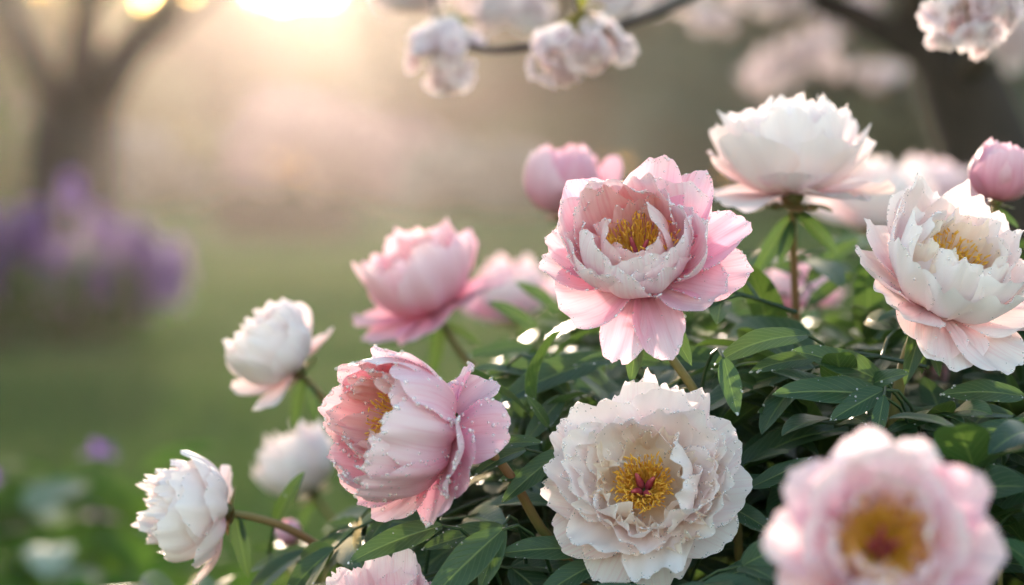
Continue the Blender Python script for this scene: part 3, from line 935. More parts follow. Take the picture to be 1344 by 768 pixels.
# 1: the pink bloom in the centre, opening towards the camera
bloom('wide open pink peony at centre with golden stamens, dew on its pale rims', 840, 362, 1.60, 122, (-0.12, 0.74, 0.66),
      layers=[dict(n=6, L=1.16, W=0.60, angs=[94, 50, 4, -26], r0=0.12, cup=0.95, ruf=0.07, jag=0.03, mat='bowl', off=28, open=0.22, open_ang=8, rc=0.58, ja=12),
              dict(n=6, L=1.26, W=0.54, angs=[88, 42, 0, -40], r0=0.09, z0=0.03, cup=0.95, ruf=0.08, jag=0.035, mat='bowl', off=0, open=0.30, open_ang=4, rc=0.52, ja=14),
              dict(n=6, L=1.12, W=0.44, angs=[80, 34, 0, -34], r0=0.08, z0=0.05, cup=0.95, ruf=0.09, jag=0.05, mat='inner', off=36, open=0.40, rc=0.5, ja=14),
              dict(n=6, L=0.84, W=0.24, angs=[66, 32, 4, -22], r0=0.10, z0=0.06, cup=0.9, ruf=0.12, jag=0.06, mat='inner', off=10, open=0.3, ja=16)],
      guards=[dict(phi=-12, L=1.06, W=0.28, angs=[92, 104, 112, 102], cup=0.5, z0=-0.02, notch=0.05, flare=0.05),
              dict(phi=14, L=1.06, W=0.28, angs=[92, 103, 111, 106], cup=0.5, flare=0.05),
              dict(phi=-52, L=1.0, W=0.46, angs=[88, 92, 78, 54], cup=0.95, ruf=0.06),
              dict(phi=-82, L=1.06, W=0.42, angs=[88, 80, 64, 44], cup=0.95, ruf=0.06),
              dict(phi=-108, L=1.04, W=0.44, angs=[84, 76, 60, 44], cup=0.7, z0=0.02),
              dict(phi=54, L=0.98, W=0.48, angs=[88, 94, 82, 62], cup=0.95, ruf=0.05),
              dict(phi=78, L=1.16, W=0.42, angs=[88, 92, 84, 70], cup=0.8, z0=-0.03),
              dict(phi=103, L=1.26, W=0.40, angs=[86, 78, 66, 54], cup=0.8, flare=0.04),
              dict(phi=135, L=1.30, W=0.38, angs=[80, 62, 46, 34], cup=0.8, flare=0.06),
              dict(phi=172, L=1.30, W=0.40, angs=[76, 48, 26, 10], cup=0.8, flare=0.05),
              dict(phi=-145, L=1.30, W=0.42, angs=[80, 58, 32, 12], cup=0.8),
              dict(phi=-40, L=0.86, W=0.46, angs=[92, 58, 24, 2], cup=1.0, ruf=0.08, jag=0.04, mat='bowl', rc=0.6, r0=0.14),
              dict(phi=30, L=0.80, W=0.46, angs=[92, 56, 20, 4], cup=1.0, ruf=0.08, jag=0.04, mat='bowl', rc=0.6, r0=0.14)],
      seed=101, mats=dict(guard=M['pink_guard'], bowl=M['blush_bowl'], inner=M['pink_inner']), stamens=150, st_len=0.36, st_r=0.24, st_z=0.20, dew=2600, dew_r=(0.0004, 0.0015), dew_edge=0.9, stem_to=(915, 520, 1.64), bract_dirs=[(0.62, -0.9, 0.55, 1.05), (-0.15, -1, 0.3, 1.0)])

# 2: the dewy pink bloom turned to the left
bloom('dew covered pink peony in profile, turned left, its cup half closed', 580, 570, 1.58, 118, (-0.83, 0.20, 0.52),
      layers=[dict(n=8, L=1.40, W=0.48, angs=[92, 44, 2, -20], r0=0.12, cup=1.0, ruf=0.06, jag=0.04, mat='bowl', off=4, open=0.0),
              dict(n=7, L=1.50, W=0.46, angs=[86, 36, 0, -24], r0=0.10, z0=0.03, cup=1.0, ruf=0.07, jag=0.05, mat='bowl', off=30, open=0.10),
              dict(n=6, L=1.34, W=0.40, angs=[78, 30, 0, -20], r0=0.09, z0=0.05, cup=1.0, ruf=0.08, jag=0.07, mat='inner', off=12, open=0.25),
              dict(n=6, L=1.10, W=0.28, angs=[70, 26, 2, -16], r0=0.08, z0=0.06, cup=0.95, ruf=0.10, jag=0.08, mat='inner', off=15, open=0.3)],
      guards=[dict(phi=150, L=1.04, W=0.36, angs=[92, 96, 100, 96], cup=0.75, flare=-0.02, z0=-0.02),
              dict(phi=114, L=0.92, W=0.36, angs=[98, 110, 118, 114], cup=0.75, z0=-0.05),
              dict(phi=78, L=0.78, W=0.40, angs=[104, 122, 130, 118], cup=0.9, z0=-0.05),
              dict(phi=-25, L=1.02, W=0.42, angs=[92, 90, 80, 64], cup=0.7),
              dict(phi=-55, L=1.16, W=0.42, angs=[92, 84, 72, 54], cup=0.7),
              dict(phi=-95, L=1.16, W=0.40, angs=[88, 74, 58, 40], cup=0.7),
              dict(phi=10, L=0.92, W=0.38, angs=[96, 108, 112, 104], cup=0.6, z0=-0.04),
              dict(phi=-15, L=1.28, W=0.44, angs=[86, 76, 60, 42], cup=0.8),
              dict(phi=200, L=1.2, W=0.42, angs=[86, 60, 36, 18], cup=0.8),
              dict(phi=235, L=1.2, W=0.42, angs=[86, 66, 44, 26], cup=0.8)],
      seed=102, mats=PINK, sepal_k=0.7, stamens=130, st_len=0.42, st_r=0.26, st_z=0.35, dew=3000, dew_r=(0.0004, 0.0022), dew_edge=0.62, stem_to=(720, 706, 1.64), stem_r=0.0036,
      bract_dirs=[(-0.1, -1, 0.3, 0.75), (0.75, 0.1, 0.4, 0.45), (-0.4, -0.8, 0.2, 0.35)])

# 3: white bloom, low centre
bloom('full white peony low in the middle, ruffled petals round a gold centre with red pistil', 846, 648, 1.60, 127, (-0.10, 0.36, 0.92),
      layers=[dict(n=7, L=1.04, W=0.44, angs=[86, 64, 42, 26], r0=0.10, cup=0.8, ruf=0.07, jag=0.06, mat='bowl', off=5),
              dict(n=7, L=1.10, W=0.46, angs=[86, 50, 20, -2], r0=0.10, cup=1.0, ruf=0.08, jag=0.07, mat='bowl', off=25, open=0.20, rc=0.5, ja=14),
              dict(n=7, L=0.98, W=0.38, angs=[84, 52, 22, 2], r0=0.12, z0=0.02, cup=1.0, ruf=0.12, jag=0.08, mat='bowl', off=0, open=0.30, ja=16),
              dict(n=8, L=0.62, W=0.24, angs=[76, 46, 16, -4], r0=0.16, z0=0.04, cup=0.9, ruf=0.14, jag=0.09, mat='inner', off=20, open=0.1, ja=18),
              dict(n=6, L=0.50, W=0.17, angs=[76, 46, 20, 0], r0=0.22, z0=0.04, cup=0.9, ruf=0.15, jag=0.08, mat='inner', off=0, open=0.15, ja=20)],
      guards=[dict(phi=6, L=0.98, W=0.40, angs=[85, 92, 92, 84], cup=0.5, notch=0.10, ruf=0.03),
              dict(phi=-34, L=1.0, W=0.40, angs=[85, 90, 88, 78], cup=0.6, ruf=0.04),
              dict(phi=-62, L=1.0, W=0.40, angs=[85, 88, 84, 70], cup=0.6, ruf=0.05),
              dict(phi=-98, L=1.02, W=0.42, angs=[82, 82, 74, 60], cup=0.6, ruf=0.07, jag=0.08),
              dict(phi=-138, L=1.08, W=0.42, angs=[80, 76, 68, 58], cup=0.6, ruf=0.06, jag=0.08),
              dict(phi=180, L=1.14, W=0.40, angs=[80, 74, 64, 58], cup=0.5, ruf=0.06, jag=0.09),
              dict(phi=146, L=1.16, W=0.38, angs=[80, 76, 70, 62], cup=0.6, ruf=0.05, jag=0.07),
              dict(phi=112, L=1.10, W=0.42, angs=[82, 82, 78, 66], cup=0.7, ruf=0.04),
              dict(phi=78, L=1.04, W=0.44, angs=[84, 86, 84, 74], cup=0.6, ruf=0.03),
              dict(phi=48, L=0.98, W=0.42, angs=[85, 90, 88, 80], cup=0.6, ruf=0.03),
              dict(phi=62, L=0.98, W=0.42, angs=[82, 36, -4, -40], cup=1.0, ruf=0.10, jag=0.07, mat='bowl', r0=0.2, rc=0.5),
              dict(phi=100, L=0.96, W=0.38, angs=[80, 30, -8, -46], cup=1.0, ruf=0.10, jag=0.07, mat='bowl', r0=0.2, rc=0.5),
              dict(phi=76, L=0.80, W=0.20, angs=[84, 50, 20, -10], cup=0.9, ruf=0.14, jag=0.1, mat='inner', r0=0.3),
              dict(phi=48, L=0.78, W=0.18, angs=[84, 54, 24, -6], cup=0.9, ruf=0.14, jag=0.1, mat='inner', r0=0.3),
              dict(phi=20, L=0.76, W=0.18, angs=[84, 54, 26, 0], cup=0.9, ruf=0.14, jag=0.1, mat='inner', r0=0.3),
              dict(phi=92, L=0.84, W=0.16, angs=[84, 52, 20, -10], cup=0.9, ruf=0.14, jag=0.1, mat='inner', r0=0.32)],
      seed=103, mats=WHITE, stamens=170, st_len=0.27, st_r=0.18, st_z=0.15, dew=1700, dew_r=(0.0005, 0.0012), dew_edge=0.8, stem_to=(900, 800, 1.75), bracts=2)

# 4: front bloom, near the lens
bloom('blurred blush pink peony closest to the lens at lower right, orange centre', 1152, 730, 1.21, 145, (0.0, 0.46, 0.88),
      layers=[dict(n=8, L=1.02, W=0.38, angs=[85, 52, 28, 12], r0=0.10, cup=0.85, ruf=0.05, jag=0.06, mat='bowl', off=20, open=0.12),
              dict(n=6, L=0.90, W=0.36, angs=[80, 40, 8, -20], r0=0.09, z0=0.02, cup=0.95, ruf=0.06, jag=0.07, mat='bowl', off=0, open=0.22),
              dict(n=6, L=0.66, W=0.22, angs=[70, 36, 10, -14], r0=0.10, z0=0.04, cup=0.9, ruf=0.08, jag=0.08, mat='inner', off=20, open=0.35)],
      guards=[dict(phi=f, L=0.66, W=0.30, angs=[84, 30, -14, -40], cup=1.0, ruf=0.08, jag=0.04, mat='bowl', r0=0.30, rc=0.4) for f in (18, -62, 64, 150, -140)] +
             [dict(phi=f, L=l_, W=0.40, angs=a_, cup=0.8, ruf=0.05, jag=0.03, mat=('bowl' if f in (178, -146, -78) else 'guard')) for f, l_, a_ in
              ((0, 1.0, [85, 88, 86, 78]), (-40, 1.0, [85, 86, 82, 70]), (-78, 1.02, [84, 80, 74, 62]), (-112, 1.06, [82, 74, 64, 52]), (-146, 1.10, [80, 70, 58, 48]),
               (178, 1.08, [80, 68, 56, 46]), (145, 1.14, [80, 70, 58, 48]), (110, 1.10, [82, 76, 68, 56]), (76, 1.06, [84, 82, 76, 64]), (38, 1.0, [85, 88, 84, 74]))],
      seed=104, mats=BLUSH, stamens=170, st_len=0.40, st_r=0.25, st_z=0.10, dew=260, dew_r=(0.0006, 0.0013), stem_to=(1180, 900, 1.4), bracts=1)

# 5: tall white bloom seen from the side
bloom('tall white peony on an upright stem, seen from the side against the dark trees', 1040, 254, 1.84, 114, (-0.02, 0.985, 0.06),
      layers=[dict(n=7, L=1.14, W=0.50, angs=[90, 54, 30, 16], r0=0.12, cup=0.85, ruf=0.06, jag=0.045, rd=0.48, mat='bowl', off=20, ja=12),
              dict(n=7, L=1.22, W=0.50, angs=[84, 40, 14, 0], r0=0.10, z0=0.03, cup=0.9, ruf=0.07, jag=0.05, rd=0.46, mat='bowl', off=0, ja=12),
              dict(n=7, L=1.16, W=0.44, angs=[75, 30, 6, -12], r0=0.09, z0=0.05, cup=0.9, ruf=0.08, jag=0.06, rd=0.44, mat='bowl', off=22, ja=12),
              dict(n=7, L=1.10, W=0.34, angs=[60, 20, 0, -10], r0=0.08, z0=0.06, cup=0.8, ruf=0.10, jag=0.07, mat='bowl', off=0)],
      guards=[dict(phi=0, L=0.96, W=0.46, angs=[88, 78, 70, 66], cup=0.7),
              dict(phi=48, L=1.08, W=0.46, angs=[92, 96, 94, 82], cup=0.7),
              dict(phi=88, L=1.10, W=0.42, angs=[92, 92, 84, 72], cup=0.8),
              dict(phi=120, L=1.0, W=0.40, angs=[88, 74, 56, 44], cup=0.8),
              dict(phi=165, L=1.0, W=0.40, angs=[90, 84, 74, 60], cup=0.8),
              dict(phi=-165, L=1.0, W=0.40, angs=[92, 98, 100, 100], cup=0.8),
              dict(phi=-120, L=1.06, W=0.36, angs=[88, 74, 56, 44], cup=0.8),
              dict(phi=-92, L=1.10, W=0.42, angs=[92, 92, 86, 80], cup=0.8),
              dict(phi=-52, L=1.0, W=0.42, angs=[96, 98, 96, 88], cup=0.6),
              dict(phi=-100, L=1.05, W=0.30, angs=[84, 66, 52, 44], cup=0.8)],
      seed=105, mats=WHITE, stamens=0, dew=0, sepal_k=1.4, stem_to=(1046, 430, 1.88), stem_r=0.0034,
      bract_dirs=[(0.75, -0.75, 0.5, 0.8), (-0.6, -0.9, 0.1, 0.9), (-0.3, -0.75, 0.5, 0.6)])

# 6: right white bloom
bloom('large white peony at the right edge with blushed outer petals and dew', 1224, 396, 1.63, 127, (0.36, 0.78, 0.50),
      layers=[dict(n=7, L=1.22, W=0.50, angs=[90, 54, 20, -2], r0=0.10, cup=0.9, ruf=0.08, jag=0.06, mat='bowl', off=10, open=0.14),
              dict(n=7, L=1.20, W=0.46, angs=[86, 42, 8, -14], r0=0.10, z0=0.03, cup=0.95, ruf=0.09, jag=0.07, mat='bowl', off=35, open=0.2),
              dict(n=7, L=1.06, W=0.40, angs=[78, 34, 4, -20], r0=0.09, z0=0.05, cup=0.95, ruf=0.11, jag=0.08, mat='bowl', off=5, open=0.22),
              dict(n=8, L=0.86, W=0.24, angs=[70, 32, 6, -14], r0=0.09, z0=0.07, cup=0.9, ruf=0.12, jag=0.09, mat='inner', off=0, open=0.2)],
      guards=[dict(phi=-95, L=1.05, W=0.42, angs=[88, 72, 58, 50], cup=0.8, ruf=0.04),
              dict(phi=-128, L=1.24, W=0.34, angs=[80, 54, 36, 26], cup=0.9, ruf=0.05),
              dict(phi=-60, L=0.98, W=0.44, angs=[92, 84, 66, 52], cup=0.8),
              dict(phi=-20, L=0.98, W=0.46, angs=[90, 86, 74, 58], cup=0.8),
              dict(phi=10, L=0.84, W=0.42, angs=[92, 100, 98, 86], cup=0.6),
              dict(phi=35, L=0.94, W=0.44, angs=[94, 100, 100, 92], cup=0.7),
              dict(phi=62, L=1.15, W=0.42, angs=[92, 92, 84, 70], cup=0.7),
              dict(phi=95, L=1.1, W=0.42, angs=[90, 80, 64, 48], cup=0.7),
              dict(phi=135, L=1.15, W=0.40, angs=[86, 62, 44, 32], cup=0.8),
              dict(phi=175, L=1.18, W=0.40, angs=[80, 56, 36, 24], cup=0.8)],
      seed=106, mats=WHITE, stamens=100, st_len=0.40, st_r=0.20, st_z=0.26, dew=700, dew_r=(0.0004, 0.0012), stem_to=(1168, 572, 1.66), stem_r=0.0045,
      bract_dirs=[(-0.35, -0.95, 0.4, 0.8), (0.3, -0.95, 0.3, 0.62), (0.05, -0.9, 0.2, 0.5)])

BOMB = [dict(n=6, L=1.08, W=0.58, angs=[92, 56, 16, -16], r0=0.10, cup=0.95, ruf=0.05, jag=0.05, mat='bowl', off=10),
        dict(n=7, L=1.16, W=0.50, angs=[88, 44, 6, -20], r0=0.10, z0=0.04, cup=0.95, ruf=0.07, jag=0.06, mat='bowl', off=30),
        dict(n=8, L=1.14, W=0.38, angs=[75, 30, 0, -14], r0=0.09, z0=0.06, cup=0.9, ruf=0.09, jag=0.09, mat='bowl', off=0),
        dict(n=7, L=1.08, W=0.22, angs=[55, 18, 0, -8], r0=0.06, z0=0.08, cup=0.9, ruf=0.10, jag=0.12, mat='bowl', off=20)]
# 7: pink bud at the right edge
BUDL = [dict(n=5, L=1.5, W=0.80, angs=[92, 40, -8, -50], r0=0.10, cup=1.0, ruf=0.03, jag=0.05, mat='guard', off=10, rc=0.6),
        dict(n=5, L=1.46, W=0.70, angs=[90, 34, -10, -48], r0=0.09, z0=0.03, cup=1.0, ruf=0.04, jag=0.06, mat='bowl', off=46, rc=0.6),
        dict(n=5, L=1.30, W=0.5, angs=[70, 20, -10, -40], r0=0.08, z0=0.05, cup=1.0, ruf=0.05, jag=0.07, mat='bowl', off=0, rc=0.5)]
bloom('round pink peony bud with green sepals, cut by the right frame edge', 1308, 262, 1.78, 62, (0.12, 0.95, 0.15), layers=BUDL, seed=107, mats=BUD, stem_to=(1300, 420, 1.80), bracts=1, sepals=5, cat='peony bud', name='peony_bud', group='pink peony buds')
# 8: half open pink bloom behind the centre one
bloom('round half open pink peony just behind the central bloom, upper left of it', 738, 280, 2.05, 72, (0.10, 0.92, 0.22),
      layers=BUDL, guards=[dict(phi=98, L=1.62, W=0.55, angs=[94, 50, 12, -6], cup=0.95), dict(phi=-105, L=1.4, W=0.6, angs=[96, 50, 5, -20], cup=1.0)],
      seed=108, mats=BUD, stem_to=(752, 420, 2.08), bracts=1)
# 9: mid-left pink bloom
bloom('blurred pink peony cup left of centre with flaring outer petals', 572, 404, 2.02, 98, (-0.40, 0.86, 0.24),
      layers=[dict(n=7, L=1.24, W=0.50, angs=[90, 46, 10, -14], r0=0.10, cup=0.95, ruf=0.05, jag=0.06, mat='bowl', off=10),
              dict(n=7, L=1.2, W=0.42, angs=[84, 38, 6, -14], r0=0.09, z0=0.04, cup=0.95, ruf=0.06, jag=0.08, mat='bowl', off=40),
              dict(n=6, L=1.0, W=0.34, angs=[70, 28, 0, -14], r0=0.08, z0=0.06, cup=0.9, ruf=0.07, jag=0.08, mat='inner', off=0)],
      guards=[dict(phi=98, L=1.08, W=0.42, angs=[94, 100, 92, 74], cup=0.8), dict(phi=128, L=1.25, W=0.36, angs=[88, 66, 50, 40], cup=0.8), dict(phi=165, L=1.3, W=0.38, angs=[84, 56, 34, 22], cup=0.8),
              dict(phi=-20, L=1.08, W=0.46, angs=[94, 98, 90, 72], cup=0.8), dict(phi=-65, L=1.1, W=0.46, angs=[94, 92, 80, 62], cup=0.8), dict(phi=-100, L=1.12, W=0.42, angs=[92, 82, 66, 48], cup=0.8),
              dict(phi=-140, L=1.1, W=0.42, angs=[92, 74, 50, 34], cup=0.8), dict(phi=40, L=1.0, W=0.42, angs=[94, 92, 76, 58], cup=0.9)],
      seed=109, mats=PINK, stem_to=(640, 500, 2.06), bract_dirs=[(-0.15, -1, 0.1, 0.8), (0.8, -0.4, 0.2, 0.6)])
# 10: left white bloom
bloom('white ball shaped peony left of the dewy pink one, turned to upper left', 388, 484, 1.92, 80, (-0.62, 0.62, 0.20),
      layers=BOMB, guards=[dict(phi=118, L=0.95, W=0.44, angs=[100, 100, 90, 74], cup=1.0, bw=0.55, mat='guard'), dict(phi=30, L=1.0, W=0.54, angs=[98, 70, 28, 0], cup=1.0, rd=0.55, jag=0.01, ruf=0.03, mat='bowl'), dict(phi=-60, L=1.1, W=0.42, angs=[98, 96, 80, 52], cup=0.9), dict(phi=-110, L=1.15, W=0.42, angs=[96, 76, 44, 20], cup=0.9), dict(phi=10, L=1.1, W=0.5, angs=[96, 70, 34, 8], cup=1.0)],
      seed=110, mats=WHITE, stem_to=(470, 620, 2.0), bract_dirs=[(-0.2, -1, 0.1, 0.9), (0.2, -0.9, 0.2, 0.7)])
# 11: white one behind
bloom('blurred white peony low behind the dewy pink bloom', 408, 642, 2.30, 76, (-0.45, 0.78, 0.2), layers=BOMB, seed=111, mats=WHITE, stem_to=(500, 720, 2.3), bracts=1, res=0.8)
# 12: bottom-left
bloom('white peony at lower left, turned left on a reddish stem', 292, 672, 1.73, 92, (-0.84, 0.14, 0.22),
      layers=BOMB, guards=[dict(phi=150, L=0.98, W=0.42, angs=[100, 106, 104, 92], cup=1.0, bw=0.55, mat='guard'), dict(phi=2, L=1.02, W=0.56, angs=[98, 66, 22, -6], cup=1.0, rd=0.55, jag=0.01, ruf=0.03, mat='bowl'), dict(phi=48, L=0.95, W=0.5, angs=[98, 74, 36, 10], cup=1.0, rd=0.55, jag=0.012, ruf=0.04, mat='bowl'), dict(phi=170, L=1.35, W=0.36, angs=[92, 72, 52, 34], cup=0.9, mat='bowl'), dict(phi=20, L=1.1, W=0.48, angs=[98, 84, 50, 20], cup=1.0, mat='bowl'), dict(phi=-35, L=1.2, W=0.46, angs=[98, 84, 54, 26], cup=0.9), dict(phi=-75, L=1.15, W=0.42, angs=[98, 90, 62, 36], cup=0.9)],
      seed=112, mats=WHITE, dew=160, dew_r=(0.0005, 0.0013), stem_to=(455, 738, 1.78), stem_r=0.0034, bract_dirs=[(0.25, -1, 0.3, 0.95), (0.1, -0.6, 0.3, 0.4)])
# 13: bottom edge
bloom('white and pale pink peony cut off by the bottom frame edge', 505, 812, 1.60, 80, (-0.08, 0.92, 0.38),
      layers=[dict(n=8, L=1.08, W=0.40, angs=[88, 54, 26, 8], r0=0.10, cup=0.9, ruf=0.05, jag=0.06, mat='bowl', off=10, open=0.2), dict(n=7, L=0.96, W=0.36, angs=[84, 42, 10, -8], r0=0.10, z0=0.03, cup=0.9, ruf=0.06, jag=0.08, mat='bowl', off=30, open=0.2)],
      guards=[dict(phi=140, L=1.28, W=0.30, angs=[80, 44, 22, 12], cup=0.9, mat='bowl'), dict(phi=95, L=1.1, W=0.36, angs=[86, 70, 52, 40], cup=0.8), dict(phi=-90, L=1.05, W=0.4, angs=[88, 74, 58, 46], cup=0.8, mat='bowl'), dict(phi=-40, L=1.0, W=0.42, angs=[90, 88, 76, 60], cup=0.8), dict(phi=20, L=1.0, W=0.42, angs=[90, 90, 80, 64], cup=0.8)],
      seed=113, mats=BLUSH, dew=200, dew_r=(0.0004, 0.0010), bracts=1)
# blurred ones deeper in the bush
OPENB = [dict(n=8, L=1.0, W=0.42, angs=[90, 70, 50, 36], r0=0.1, cup=0.8, ruf=0.05, jag=0.07, mat='guard', off=0),
         dict(n=7, L=1.05, W=0.40, angs=[86, 44, 12, -8], r0=0.1, z0=0.03, cup=0.9, ruf=0.06, jag=0.08, mat='bowl', off=25),
         dict(n=6, L=0.9, W=0.32, angs=[76, 34, 4, -14], r0=0.09, z0=0.05, cup=0.9, ruf=0.07, jag=0.09, mat='bowl', off=0)]
G2 = 'out of focus peonies behind the bush'
bloom('blurred pale pink peony behind the leaves, left of the central bloom', 672, 412, 2.6, 74, (-0.2, 0.85, 0.3), layers=OPENB, seed=114, mats=BLUSH, res=0.7, group=G2, bracts=1)
bloom('blurred white peony behind the right bloom, under the tree trunk', 1150, 292, 2.8, 92, (0.0, 0.85, 0.3), layers=OPENB, seed=115, mats=WHITE, res=0.7, group=G2, bracts=1)
bloom('blurred pinkish peony at right between trunk and pink bud', 1225, 268, 3.0, 66, (0.1, 0.9, 0.2), layers=OPENB, seed=116, mats=BLUSH, res=0.6, group=G2, bracts=0)
bloom('blurred pink peony deep behind the stem of the tall white bloom', 1050, 400, 2.7, 64, (0.0, 0.8, 0.4), layers=OPENB, seed=117, mats=PINK, res=0.6, group=G2, bracts=0)
bloom('small pink bud deep in the leaves under the right white bloom', 1226, 506, 1.95, 22, (0.1, 0.9, 0.3), layers=BUDL, seed=119, mats=BUD, res=0.6, bracts=0, cat='peony bud', name='peony_bud', group='pink peony buds')
bloom('small pink bud low between the dewy bloom and the lower left one', 384, 712, 1.95, 26, (-0.3, 0.8, 0.3), layers=BUDL, seed=120, mats=BUD, res=0.6, bracts=0, cat='peony bud', name='peony_bud', group='pink peony buds')

# ------------------------------------------------------------------ peony bush: stems and leaves
bush = empty('peony_bush', GROUND_CENTRE, 'leafy green peony bush with glossy dark leaves and dew, filling the lower right', 'bush')
rng = np.random.default_rng(77)
EC, ER = np.array((0.36, 1.95, 0.44)), np.array((0.64, 0.62, 0.45))
def blocked(pt):
    x_, y_, d_ = project(pt)
    for hx_, hy_, hr_, hd_ in HERO:
        if d_ < hd_ + 0.05 and (x_ - hx_) ** 2 + (y_ - hy_) ** 2 < (hr_ * 1.02) ** 2: return True
    return False

leaves = []     # (projected size, mb)
dewmb = MB()
def compound(p, out, size, rng, dewn=0):
    """a divided peony leaf: stalk with end and side groups of leaflets"""
    mb = MB()
    out = nrm(out)
    up = nrm(np.array((0, 0, 1.0)) * 0.75 + out * 0.25 + 0.75 * nrm((p - EC) / ER) + rng.normal(0, 0.15, 3))
    side = nrm(np.cross(out, up))
    Lr = size * rng.uniform(0.9, 1.3)
    e = p + out * Lr + np.array((0, 0, 0.12 * Lr))
    rach = bez(p, p + out * Lr * 0.4 + up * 0.08 * Lr, e - out * 0.3 * Lr, e, 7)
    grids, pts = [], []
    tips = [(rach[-1], out, 1.0)]
    for s_ in (-1, 1):
        j = rng.integers(2, 4)
        b0 = rach[j]
        dd = nrm(out * 0.6 + side * s_ * 0.9 + up * 0.15)
        b1 = b0 + dd * size * 0.5
        tube(mb, [b0, (b0 + b1) / 2 + up * 0.004, b1], [0.0013, 0.0011, 0.0009], 5)
        tips.append((b1, dd, 0.85))
    for tp, dd, k in tips:
        sd_ = nrm(np.cross(dd, up))
        for a_, l_ in ((0, 1.0), (-0.75, 0.8), (0.75, 0.8)):
            dl = nrm(dd * math.cos(a_) + sd_ * math.sin(a_) + up * rng.normal(0.02, 0.14) + rng.normal(0, 0.06, 3))
            L = size * k * l_ * rng.uniform(0.8, 1.15)
            q = leaflet(mb, rng, tp, dl, nrm(up + rng.normal(0, 0.22, 3)), L, L * rng.uniform(0.20, 0.28), droop=rng.uniform(0.35, 1.0), fold=rng.uniform(0.1, 0.45), twist=rng.normal(0, 0.25))
            grids.append(q); pts += [q[3, 0], q[3, 7], q[3, -1], q[0, 6], q[-1, 6]]
    tube(mb, rach, np.linspace(0.0018, 0.0011, 7), 5)
    return mb, grids, pts

OLX, OLY = [300, 420, 520, 640, 740, 960, 1060, 1344], [720, 630, 560, 436, 356, 330, 300, 300]
tries = 0
made = []
while len(made) < 620 and tries < 16000:
    tries += 1
    d = rng.normal(0, 1, 3); d = nrm(d)
    if d[2] < -0.35: continue
    q = rng.uniform(0.62, 0.97) if rng.random() < 0.65 else rng.uniform(0.35, 0.75)
    p = EC + d * ER * q
    if p[2] < 0.25: continue
    px, py, dd_ = project(p)
    if px < 240 or px > 1700 or py > 1000 or dd_ < 1.1: continue
    if rng.random() < 0.45:
        qx = rng.uniform(340, 1480)
        p = P(qx, rng.uniform(np.interp(qx, OLX, OLY) + 15, 830), rng.uniform(1.60, 2.15))
        px, py, dd_ = project(p)
    out = nrm(d * np.array((1, 1, 0.7)) + rng.normal(0, 0.35, 3))
    size = rng.uniform(0.066, 0.100)
    mb, gr, pts = compound(p, out, size, rng)
    if any(blocked(t) for t in pts): continue
    tx = [project(t) for t in pts]
    # keep the leaf mass under the bush's rounded outline
    if any(t[1] < np.interp(t[0], OLX, OLY) for t in tx): continue
    inframe = sum(1 for t in tx if -20 < t[0] < 1364 and -20 < t[1] < 790)
    made.append((inframe / max(dd_, 0.5) ** 2 + 1e-3 * rng.random(), mb, gr, p))

